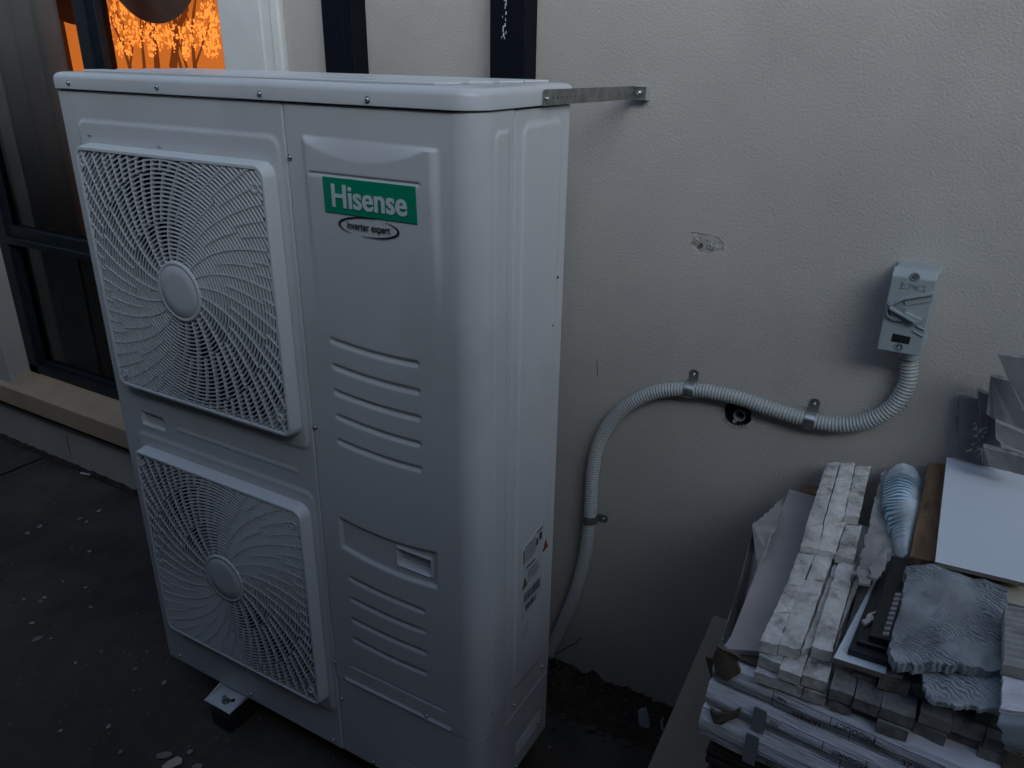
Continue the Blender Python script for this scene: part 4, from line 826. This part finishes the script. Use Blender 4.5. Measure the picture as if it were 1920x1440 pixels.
# stone panels
STN = [("U", [(1.4174, 0.5165, 0.8150), (1.4390, 0.5333, 0.8150), (1.4503, 0.2923, 0.8150), (1.4274, 0.2679, 0.8150)], 0.0160), ("U", [(1.4412, 0.5304, 0.8160), (1.4657, 0.5433, 0.8160), (1.4693, 0.4746, 0.8160), (1.4449, 0.4546, 0.8160)], 0.0170), ("U", [(1.4446, 0.4541, 0.8155), (1.4701, 0.4749, 0.8155), (1.4777, 0.3306, 0.8155), (1.4518, 0.2939, 0.8155)], 0.0165), ("U", [(1.4685, 0.5302, 0.8165), (1.4927, 0.5451, 0.8165), (1.5000, 0.3440, 0.8165), (1.4782, 0.3291, 0.8165)], 0.0170), ("U", [(1.4267, 0.2765, 0.8085), (1.4504, 0.3031, 0.8085), (1.4567, 0.2210, 0.8085), (1.4313, 0.2139, 0.8085)], 0.0120), ("U", [(1.4521, 0.3041, 0.8085), (1.4823, 0.3236, 0.8085), (1.4828, 0.2227, 0.8085), (1.4578, 0.2198, 0.8085)], 0.0120), ("U", [(1.4842, 0.3186, 0.8075), (1.5082, 0.3279, 0.8075), (1.5110, 0.2182, 0.8075), (1.4847, 0.2180, 0.8075)], 0.0140), ("L", [(1.4303, 0.2094, 0.7965), (1.4544, 0.2188, 0.7965), (1.4517, 0.1218, 0.7965), (1.4318, 0.1156, 0.7965)], 0.0170), ("L", [(1.4552, 0.2193, 0.7965), (1.4805, 0.2257, 0.7965), (1.4792, 0.1554, 0.7965), (1.4551, 0.1486, 0.7965)], 0.0170), ("L", [(1.4317, 0.1127, 0.7970), (1.4517, 0.1193, 0.7970), (1.4506, 0.0525, 0.7970), (1.4298, 0.0407, 0.7970)], 0.0180), ("L", [(1.4300, 0.0375, 0.7975), (1.4510, 0.0501, 0.7975), (1.4518, -0.0273, 0.7975), (1.4281, -0.0327, 0.7975)], 0.0180), ("L", [(1.4487, 0.1412, 0.7965), (1.4796, 0.1535, 0.7965), (1.4795, -0.0205, 0.7965), (1.4523, -0.0257, 0.7965)], 0.0180), ("R", [(1.4839, 0.2230, 0.7880), (1.4898, 0.2326, 0.7880), (1.4906, 0.0042, 0.7880), (1.4803, -0.0132, 0.7880)], 0.0120), ("R", [(1.4898, 0.2266, 0.7965), (1.5148, 0.2265, 0.7965), (1.5176, -0.0042, 0.7965), (1.4915, -0.0065, 0.7965)], 0.0180), ("R", [(1.5163, 0.2412, 0.7860), (1.5290, 0.2420, 0.7860), (1.5206, 0.0989, 0.7860), (1.5180, 0.0107, 0.7860)], 0.0140)]
pan = {}
plab = {'U': 'upper pale split stone panel by the wall lying on the other stone panels', 'L': 'long pale split stone panel with dark stains in front of the upper one', 'R': 'pale split stone panel just right of the stained stone panel'}
for i, (key, quad, th) in enumerate(STN):
    if key not in pan: pan[key] = thing('stone_panel', plab[key], 'stone panel', quad[3], 'split stone panels in the pile')
    slab(quad, th, 7, 16, .0026, i, nscale=75).build('stone', m_stone, pan[key], smooth=True, angle=38)
# stacked panels whose ends show (3 layers)
rr = random.Random(8); ncell = 0; npan = 0
for lv in range(3):
    z1_ = .7565 + lv * .0203
    x = 1.4305; c = 0
    if lv == 2: x = 1.548
    while x < 1.72:
        if c % 3 == 0: pl = thing('stone_panel', '%s split stone panel from the left in the %s row of strip ends' % (('first', 'second', 'third', 'fourth', 'fifth')[c // 3], ('lowest', 'middle', 'top')[lv]), 'stone panel', (x, 0, z1_), 'stacked split stone panels showing their ends'); bx = rr.uniform(-.012, .012)
        w = rr.uniform(.027, .032) if x < 1.56 else rr.uniform(.033, .040); dy = bx + rr.uniform(-.008, .010); y0 = -.034 + dy + (.012 if lv == 2 else 0) - (.006 if lv == 0 and x > 1.56 else 0)
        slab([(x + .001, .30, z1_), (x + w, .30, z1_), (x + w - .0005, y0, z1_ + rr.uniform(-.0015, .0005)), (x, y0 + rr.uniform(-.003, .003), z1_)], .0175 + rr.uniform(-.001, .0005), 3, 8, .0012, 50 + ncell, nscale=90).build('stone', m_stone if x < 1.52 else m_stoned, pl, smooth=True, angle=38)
        x += w + .0006 + (.004 if c % 3 == 2 else 0); c += 1; ncell += 1
# white L panel and black moulded panel
flat('white_sheet', [(1.5458, 0.1827, 0.8070), (1.5904, 0.1797, 0.8070), (1.5842, -0.0256, 0.8070), (1.5216, -0.0284, 0.8070)], .008, m_board, 'white panel showing as an L beneath the black moulded panel', 'panel', mside=m_boarde)
bp_ = thing('moulded_panel', 'black moulded panel lying on the white panel beside the crumpled carton', 'panel', (1.5350, 0.0034, 0.8050))
mb = MB(); mb.prism([(1.5525, 0.2260, 0.8170), (1.5984, 0.2345, 0.8170), (1.6275, -0.0099, 0.8170), (1.5357, -0.0144, 0.8170)], (0, 0, -.009)); mb.build('panel_base', m_blackp, bp_, bevel=.0012)
mb = MB(); mb.prism([(1.5596, 0.2188, 0.8240), (1.6050, 0.2273, 0.8240), (1.6281, 0.0058, 0.8240), (1.5429, 0.0007, 0.8240)], (0, 0, -.0072)); mb.build('panel_step', m_blackp, bp_, bevel=.003, seg=3)
mb = MB(); mb.prism([(1.5607, 0.2192, 0.8340), (1.6046, 0.2266, 0.8340), (1.6286, 0.0134, 0.8340), (1.5561, 0.0072, 0.8340)], (0, 0, -.0115)); mb.build('panel_field', m_blackp, bp_, bevel=.002)
flat('white_offcut', [(1.5770, -0.0043, 0.7980), (1.6060, 0.0008, 0.7980), (1.6046, -0.0111, 0.7980), (1.5784, -0.0158, 0.7980)], .003, m_torn, 'narrow pale offcut poking out under the corner of the white panel', 'offcut')
# torn paper/plasterboard heap under the blue pack
def sheet(name, contour, zfun, th, m, nx, ny, label, cat, seed=0, rag=.004, group=None, mb_only=False):
    """crumpled sheet: contour = (left edge pts, right edge pts) from back to front, equal counts"""
    L, R = contour; mb = MB(); v = []; k = len(L) - 1
    for j in range(ny + 1):
        t = j / ny * k; a = min(int(t), k - 1); u = t - a; l = Vector(L[a]).lerp(Vector(L[a + 1]), u); r = Vector(R[a]).lerp(Vector(R[a + 1]), u)
        for i in range(nx + 1):
            s_ = i / nx; p = l.lerp(r, s_)
            if i in (0, nx) or j in (0, ny): 
                e = rag * (noise.noise(p * 80 + Vector((seed, 0, 0))) + .6 * noise.noise(p * 230)); d_ = (r - l).normalized() if i in (0, nx) else Vector((0, 1, 0)); p = p + d_ * e
            v.append(p + Vector((0, 0, zfun(s_, j / ny, p))))
    W_ = nx + 1; f = [(j * W_ + i, (j + 1) * W_ + i, (j + 1) * W_ + i + 1, j * W_ + i + 1) for j in range(ny) for i in range(nx)]; mb.add(v, f)
    ring = [i for i in range(nx + 1)] + [j * W_ + nx for j in range(1, ny + 1)] + [ny * W_ + i for i in range(nx - 1, -1, -1)] + [j * W_ for j in range(ny - 1, 0, -1)]
    k = len(mb.v); mb.v += [(v[r][0], v[r][1], v[r][2] - th) for r in ring]
    for a in range(len(ring)): b = (a + 1) % len(ring); mb.f.append((ring[a], ring[b], k + b, k + a)); mb.mi.append(0)
    mb.f.append(tuple(k + a for a in range(len(ring) - 1, -1, -1))); mb.mi.append(0)
    mb.v = [tuple(p) for p in mb.v]; o = mb.build(name, m, smooth=True, angle=55); return tag(o, label, cat, group)
cr = lambda amp, sc, sd=0: (lambda s_, t, p: amp * (noise.noise(p * sc + Vector((sd, 0, 0))) + .5 * noise.noise(p * sc * 2.3 + Vector((0, sd, 0)))))
sheet('torn_paper', ([(1.5150, 0.5385, 0.8120), (1.5137, 0.4354, 0.8120), (1.5205, 0.3010, 0.8120), (1.5185, 0.1974, 0.8120), (1.5160, 0.1723, 0.8120)], [(1.5894, 0.5840, 0.8120), (1.5964, 0.4859, 0.8120), (1.5982, 0.3482, 0.8120), (1.5828, 0.2525, 0.8120), (1.5560, 0.2169, 0.8120)]), cr(.006, 25, 3), .012, m_torn, 26, 40, 'torn grey paper wrapping spread under the blue striped pack', 'paper', 3, .008)
for (pts, lab, m, z) in (([(1.5453, 0.2242, 0.8450), (1.5590, 0.2077, 0.8500), (1.5556, 0.1747, 0.8400), (1.5495, 0.1413, 0.8350), (1.5350, 0.1447, 0.8320), (1.5392, 0.1882, 0.8400)], 'curled brown torn scrap above the black moulded panel', m_torn, 0), ([(1.5488, 0.0584, 0.8300), (1.5592, 0.0739, 0.8300), (1.5592, 0.0517, 0.8300), (1.5481, 0.0324, 0.8300), (1.5431, 0.0395, 0.8300)], 'small torn grey scrap lying on the edge of the black moulded panel', m_torn, 0), ([(1.5238, 0.1592, 0.8300), (1.5438, 0.1652, 0.8300), (1.5425, 0.1288, 0.8300), (1.5271, 0.1253, 0.8300)], 'pale torn clump at the end of the torn paper', m_torn, 0)):
    tag(MB().prism(ragged(pts, .004, .006, 5), (0, 0, -.004)).build('torn_scrap', m), lab, 'scrap')
sheet('striped_pack', ([(1.5259, 0.5275, 0.8250), (1.5215, 0.4693, 0.8250), (1.5310, 0.3795, 0.8250), (1.5482, 0.3224, 0.8250), (1.5603, 0.2760, 0.8250), (1.5755, 0.2236, 0.8250)], [(1.5733, 0.5470, 0.8250), (1.5872, 0.4938, 0.8250), (1.5921, 0.4167, 0.8250), (1.5916, 0.3488, 0.8250), (1.5890, 0.2934, 0.8250), (1.5861, 0.2301, 0.8250)]),
      lambda s_, t, p: .022 * math.sin(math.pi * s_) * (.4 + .6 * math.sin(math.pi * min(1, t * .8 + .15))) + .004 * noise.noise(p * 40) + .002 * noise.noise(p * 95), .012, m_wave, 22, 34, 'white pack with curved blue stripes lying near the wall beside the brown timber', 'packaging', 8, .003)
for (txt_, px_) in ():
    pass
# brown timber board under the white board
flat('timber_board', [(1.5855, 0.5511, 0.8480), (1.6280, 0.5628, 0.8480), (1.6441, 0.2123, 0.8480), (1.5844, 0.2072, 0.8480)], .020, m_timber, 'brown weathered timber board under the left edge of the white board', 'timber', bevel=.0015)
# cream board
flat('cream_board', [(1.6247, 0.2282, 0.8520), (1.7346, 0.2458, 0.8520), (1.7329, 0.1533, 0.8520), (1.6276, 0.1450, 0.8520)], .012, m_cream, 'cream board with a grey edge beneath the front of the white board', 'board', mside=m_tape, bevel=.0008)
for x_, y_ in ((1.66, .30), (1.76, .25), (1.73, .45)):
    pass
# white melamine board
flat('white_board', [(1.6113, 0.5365, 0.8720), (1.7399, 0.5600, 0.8720), (1.7320, 0.1801, 0.8720), (1.6159, 0.1700, 0.8720)], .007, m_board, 'plain white square board lying on top of the pile', 'board', mside=m_boarde, bevel=.0006)
mb = MB(); mb.prism([(1.6369, 0.4697, 0.8650), (1.7401, 0.4908, 0.8650), (1.7343, 0.2134, 0.8650), (1.6410, 0.2012, 0.8650)], (0, 0, -.013)); tag(mb.build('board_packer', m_boarde), 'dark offcut sandwiched between the white board and the cream board', 'board')
# crumpled carton
def zc(s_, t, p): return .011 * noise.noise(p * 14) + .004 * abs(noise.noise(p * 34)) + .003 * noise.noise(p * 75) + .004 * math.sin(t * 9) - .014 * t * t - .008 * (1 - s_) ** 3
sheet('crumpled_carton', ([(1.5817, 0.1643, 0.8600), (1.5840, 0.1092, 0.8600), (1.5832, 0.0488, 0.8600), (1.5830, -0.0003, 0.8600), (1.5818, -0.0242, 0.8600), (1.5888, -0.0444, 0.8600)], [(1.6296, 0.1754, 0.8600), (1.7079, 0.1703, 0.8600), (1.7079, 0.1240, 0.8600), (1.7078, 0.0748, 0.8600), (1.7066, 0.0340, 0.8600), (1.7066, 0.0006, 0.8600)]), zc, .014, m_carton, 60, 50, 'crumpled grey carton with faded blue wave print beside the black moulded panel', 'carton', 12, .005)
sheet('crumpled_carton', ([(1.6170, -0.0144, 0.8320), (1.6274, -0.0374, 0.8280), (1.6354, -0.0510, 0.8220), (1.6410, -0.0524, 0.8150)], [(1.7123, 0.0349, 0.8450), (1.7129, 0.0018, 0.8420), (1.7144, -0.0191, 0.8350), (1.7166, -0.0392, 0.8250)]), cr(.006, 18, 7), .006, m_carton, 50, 26, 'torn carton flap with pale blue waves drooping below the crumpled carton', 'carton', 15, .007)
# perforated teeth at the carton's left edge
tm = MB()
for k in range(9):
    t = k / 8; a = Vector((1.5822, 0.0819, 0.8620)).lerp(Vector((1.5776, -0.0121, 0.8620)), t); tm.prism([a, a + Vector((-.007, .001, -.003)), a + Vector((-.007, -.005, -.003)), a + Vector((0, -.006, 0))], (0, 0, -.003))
tag(tm.build('perforated_strip', m_tape), 'row of torn perforation teeth along the left edge of the crumpled carton', 'cardboard')
# corrugated sheet, grey sheet, silver plastic at the right edge
L0 = [(1.7020, 0.1013, 0.8750), (1.7010, -0.0208, 0.8750)]; R0 = [(1.7476, 0.1139, 0.8750), (1.7433, -0.0126, 0.8750)]
sheet('corrugated_sheet', (L0, R0), lambda s_, t, p: .0045 * math.sin(t * 2 * math.pi * 10), .015, m_torn, 8, 90, 'grey corrugated sheet at the right edge of the photo', 'cardboard', 2, .0005)
sheet('grey_wrap', ([(1.7032, -0.0078, 0.8650), (1.7050, -0.0328, 0.8500), (1.7073, -0.0505, 0.8350)], [(1.7461, 0.0015, 0.8650), (1.7490, -0.0162, 0.8500), (1.7518, -0.0397, 0.8350)]), cr(.003, 20, 4), .006, m_card, 12, 16, 'smooth grey wrapping below the corrugated sheet', 'wrapping', 5, .002)
sheet('plastic_wrap', ([(1.7073, -0.0467, 0.8300), (1.7096, -0.0565, 0.8150), (1.7217, -0.0541, 0.7900), (1.7278, -0.0356, 0.7700)], [(1.7532, -0.0333, 0.8300), (1.7552, -0.0439, 0.8200), (1.7598, -0.0464, 0.8000), (1.7648, -0.0402, 0.7800)]), cr(.006, 16, 9), .003, m_plastic, 24, 24, 'shiny silver plastic wrap hanging at the right edge under the grey wrapping', 'wrapping', 6, .004)
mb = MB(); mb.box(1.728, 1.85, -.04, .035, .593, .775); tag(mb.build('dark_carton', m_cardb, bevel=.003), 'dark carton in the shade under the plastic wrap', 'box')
# broken grey tiles leaning on the wall above the pile
def lean(name, pts, m, label, rag, edges, seed, th=.009):
    p = ragged(pts, rag, .007, seed, edges); mb = MB(); mb.prism(p, (0, th, .002), 0, 1); tag(mb.build(name, [m, m_tilee], bevel=.0008), label, 'tile', 'broken grey tiles leaning on the wall')
lean('broken_tile', [(1.6047, 0.5450, 0.9925), (1.6425, 0.5450, 0.9891), (1.6680, 0.5300, 0.8728), (1.6248, 0.5300, 0.8788)], m_tile, 'leftmost broken grey tile leaning on the wall above the white board', .0025, [1, 3], 1)
lean('broken_tile', [(1.6299, 0.5200, 1.0126), (1.6596, 0.5200, 1.0076), (1.6966, 0.5100, 0.8842), (1.6665, 0.5100, 0.8818)], m_tile, 'narrow broken grey tile with a crumbled edge, second from the left', .003, [3, 0], 2)
lean('broken_tile', [(1.6421, 0.5000, 1.0490), (1.6948, 0.5000, 1.0454), (1.7143, 0.4850, 0.9594), (1.6494, 0.4850, 0.9881)], m_tile, 'large broken grey tile with a pale broken lower edge', .002, [2], 3, .012)
lean('broken_tile', [(1.6641, 0.4750, 0.9821), (1.7117, 0.4750, 0.9699), (1.7180, 0.4650, 0.9417), (1.6712, 0.4650, 0.9536)], m_tile, 'small broken grey tile below the large one with a jagged pale edge', .003, [2, 3], 4, .012)
lean('broken_tile', [(1.6559, 0.4600, 0.9387), (1.7196, 0.4600, 0.9346), (1.7261, 0.4550, 0.9060), (1.6640, 0.4550, 0.9090)], m_tile, 'lowest broken grey tile resting on the back of the white board', .003, [0, 2], 5, .012)
lean('tile_offcut', [(1.6415, 0.4700, 1.0983), (1.6818, 0.4700, 1.0992), (1.7013, 0.4500, 1.0130), (1.6923, 0.4500, 1.0202)], m_tile, 'highest grey tile cut to a point, leaning at the right edge of the photo', .0006, None, 6, .008)
# rubble crumbs on tiles
rr = random.Random(4); 
mb = MB()
for k in range(40):
    c0 = Vector((1.6511, 0.5050, 0.9309)) + Vector((rr.uniform(-.014, .008), rr.uniform(-.012, .004), rr.uniform(-.03, .03))); s_ = rr.uniform(.0015, .0045)
    mb.add([c0 + Vector((s_ * rr.uniform(.6, 1.2), 0, 0)), c0 + Vector((0, -s_ * rr.uniform(.6, 1.2), 0)), c0 + Vector((0, 0, s_ * rr.uniform(.6, 1.2))), c0 + Vector((-s_, 0, -s_))], [(0, 1, 2), (0, 3, 1), (1, 3, 2), (0, 2, 3)])
tag(mb.build('tile_crumbs', m_tilee), kind='stuff')

# ================================================================= GROUND LITTER
def chip(name, x, y, sx, sy, rot, m, lab, cat, grp, seed, h=.0015):
    n = 7; top = []; rr = random.Random(seed)
    for i in range(n):
        a = 2 * math.pi * i / n; r_ = rr.uniform(.65, 1.15); u = sx * r_ * math.cos(a); w = sy * r_ * math.sin(a); top.append((x + u * math.cos(rot) - w * math.sin(rot), y + u * math.sin(rot) + w * math.cos(rot), h + .0022 + rr.uniform(-.0006, .0006)))
    return tag(MB().prism(top, (0, 0, -h)).build(name, m), lab, cat, grp)
for i, (x, y, sx, sy, rot) in enumerate([(-0.9179, 0.4039, 0.0117, 0.0076, 2.40), (-0.9289, 0.3401, 0.0091, 0.0076, 0.80), (-0.8910, 0.3392, 0.0052, 0.0057, 0.90), (-0.9927, 0.1925, 0.0117, 0.0076, 3.10), (-0.9986, 0.2385, 0.0156, 0.0095, 2.30), (-0.7202, 0.2379, 0.0078, 0.0076, 1.80), (-0.5344, -0.0634, 0.0078, 0.0076, 0.80), (-0.4562, -0.0945, 0.0156, 0.0095, 1.60), (-0.6144, 0.0228, 0.0078, 0.0057, 3.00), (-0.5560, 0.1149, 0.0065, 0.0057, 1.40), (-0.4564, 0.0662, 0.0065, 0.0057, 3.00), (-0.6600, -0.0135, 0.0065, 0.0057, 2.70), (-0.6073, 0.0038, 0.0052, 0.0057, 0.70), (-0.1221, -0.0289, 0.0065, 0.0076, 2.50), (-0.0139, -0.0225, 0.0065, 0.0076, 0.40), (-0.0066, -0.1866, 0.0091, 0.0057, 2.30), (-0.0940, -0.2541, 0.0052, 0.0057, 0.30), (0.0871, -0.2195, 0.0052, 0.0076, 0.50), (-0.2594, -0.0333, 0.0039, 0.0057, 2.80), (-0.2789, -0.0951, 0.0039, 0.0057, 0.90), (-0.0570, -0.0809, 0.0039, 0.0038, 0.80), (0.2256, -0.1369, 0.0091, 0.0076, 1.40), (-0.7805, 0.2154, 0.0039, 0.0038, 2.40), (-0.6418, 0.0970, 0.0039, 0.0038, 0.20), (0.2749, -0.1547, 0.0117, 0.0114, 0.10), (-0.1516, 0.0291, 0.0052, 0.0057, 0.50), (-0.4266, -0.0741, 0.0052, 0.0057, 2.00), (0.9493, 0.3131, 0.0039, 0.0057, 1.30)]):
    chip('pale_chip', x, y, sx, sy, rot, m_chip, 'small pale plaster chip lying on the dark concrete', 'chip', 'pale chips scattered on the concrete', i + 3)
chip('plaster_flake', *(0.1850, -0.1717), .020, .013, .7, m_chip, 'larger pale flake on the concrete at the bottom edge, left of the foot', 'chip', None, 60)
chip('plaster_flake', *(0.2181, -0.1800), .026, .016, 1.2, m_mdf, 'larger tan flake on the concrete at the bottom edge under the pale one', 'chip', None, 61)
cb = (-1.1995, 0.5381); mb = MB(); mb.tube([(cb[0] - .022, cb[1] - .004, .006), (cb[0] + .022, cb[1] + .006, .006)], .0038, 10); mb.tube([(cb[0] + .0222, cb[1] + .0062, .006), (cb[0] + .034, cb[1] + .009, .006)], .0039, 10, mi=1); tag(mb.build('cigarette_butt', [m_trimw, m_cardb], smooth=True), 'white cigarette butt on the concrete below the window sill', 'litter')
# grit
rr = random.Random(2); mb = MB()
for k in range(1500):
    x = rr.uniform(-1.8, 1.6); y = rr.uniform(-.7, .54); s_ = rr.choice((.0008, .001, .0014, .002)); z = .002
    mb.add([(x - s_, y - s_, z), (x + s_, y - s_ * .6, z), (x + s_ * .4, y + s_, z), (x, y, z + s_ * 1.2)], [(0, 1, 3), (1, 2, 3), (2, 0, 3)])
tag(mb.build('grit', m_chip), kind='stuff')
# soil and rubble along the wall
mb = MB(); v = []; nx, ny = 260, 26
for j in range(ny + 1):
    for i in range(nx + 1):
        x = -2.2 + 3.7 * i / nx; t = j / ny; wd = .022 if x < .75 else .19 * min(1, (x - .75) / .15); wd = max(wd, .016) + .02 * noise.noise(Vector((x * 6, 0, 0)))
        y = WY - .0005 - wd * (1 - t); q = Vector((x * 30, y * 30, 0)); hgt = (.010 if x < .75 else .024) * t ** 1.3 * (1 + .9 * noise.noise(q)) + .006 * noise.noise(q * 2.5) * (t > .05) - .002
        v.append((x, y, hgt))
mb.add(v, [(j * (nx + 1) + i, j * (nx + 1) + i + 1, (j + 1) * (nx + 1) + i + 1, (j + 1) * (nx + 1) + i) for j in range(ny) for i in range(nx)]); tag(mb.build('soil', m_dirt, smooth=True), kind='stuff')
rr = random.Random(12); mb = MB()
for k in range(420):
    x = rr.uniform(.78, 1.35); y = WY - abs(rr.gauss(0, .07)) - .004; s_ = rr.choice((.002, .003, .004, .006, .009)); z = .004 + max(0, .022 * (1 - (WY - y) / .15)); a = rr.uniform(0, 3)
    mb.add([(x - s_ * math.cos(a), y - s_ * math.sin(a), z - s_ * .3), (x + s_ * math.cos(a), y + s_ * math.sin(a) * .6, z), (x + s_ * .4, y + s_ * .8, z - s_ * .2), (x, y, z + s_ * .8)], [(0, 1, 3), (1, 2, 3), (2, 0, 3)])
tag(mb.build('leaf_litter', m_cardb), kind='stuff')
# stone shard standing by the wall, twigs
mb = MB(); mb.prism([(1.0988, 0.5000, 0.0306), (1.1122, 0.5000, 0.0394), (1.1523, 0.4600, -0.0214), (1.1265, 0.4600, -0.0448)], (.004, .012, .002)); tag(mb.build('slate_shard', m_tape), 'dark slate shard propped against the wall left of the tan board', 'shard')
mb = MB(); mb.prism([(1.1447, 0.5100, 0.0075), (1.1572, 0.5100, 0.0229), (1.1673, 0.4900, 0.0081), (1.1548, 0.4900, -0.0058)], (.003, .01, .002)); tag(mb.build('slate_shard', m_tape), 'tiny dark slate shard at the edge of the tan board', 'shard')
for (pts, lab) in (([(0.8242, 0.5500, 0.0328), (0.8753, 0.5450, 0.0927), (0.9041, 0.5400, 0.1271), (0.9131, 0.5450, 0.1431)], 'thin dark twig sticking out behind the air conditioner below the conduit'), ([(1.1017, 0.3800, -0.0173), (1.1129, 0.3600, -0.0171), (1.1187, 0.3500, -0.0209)], 'dry pale grass stem at the bottom edge')):
    mb = MB(); mb.tube(catmull([Vector(p) for p in pts], 6), .0012, 6); tag(mb.build('twig', m_gap if 'dark' in lab else m_cardb), lab, 'twig')
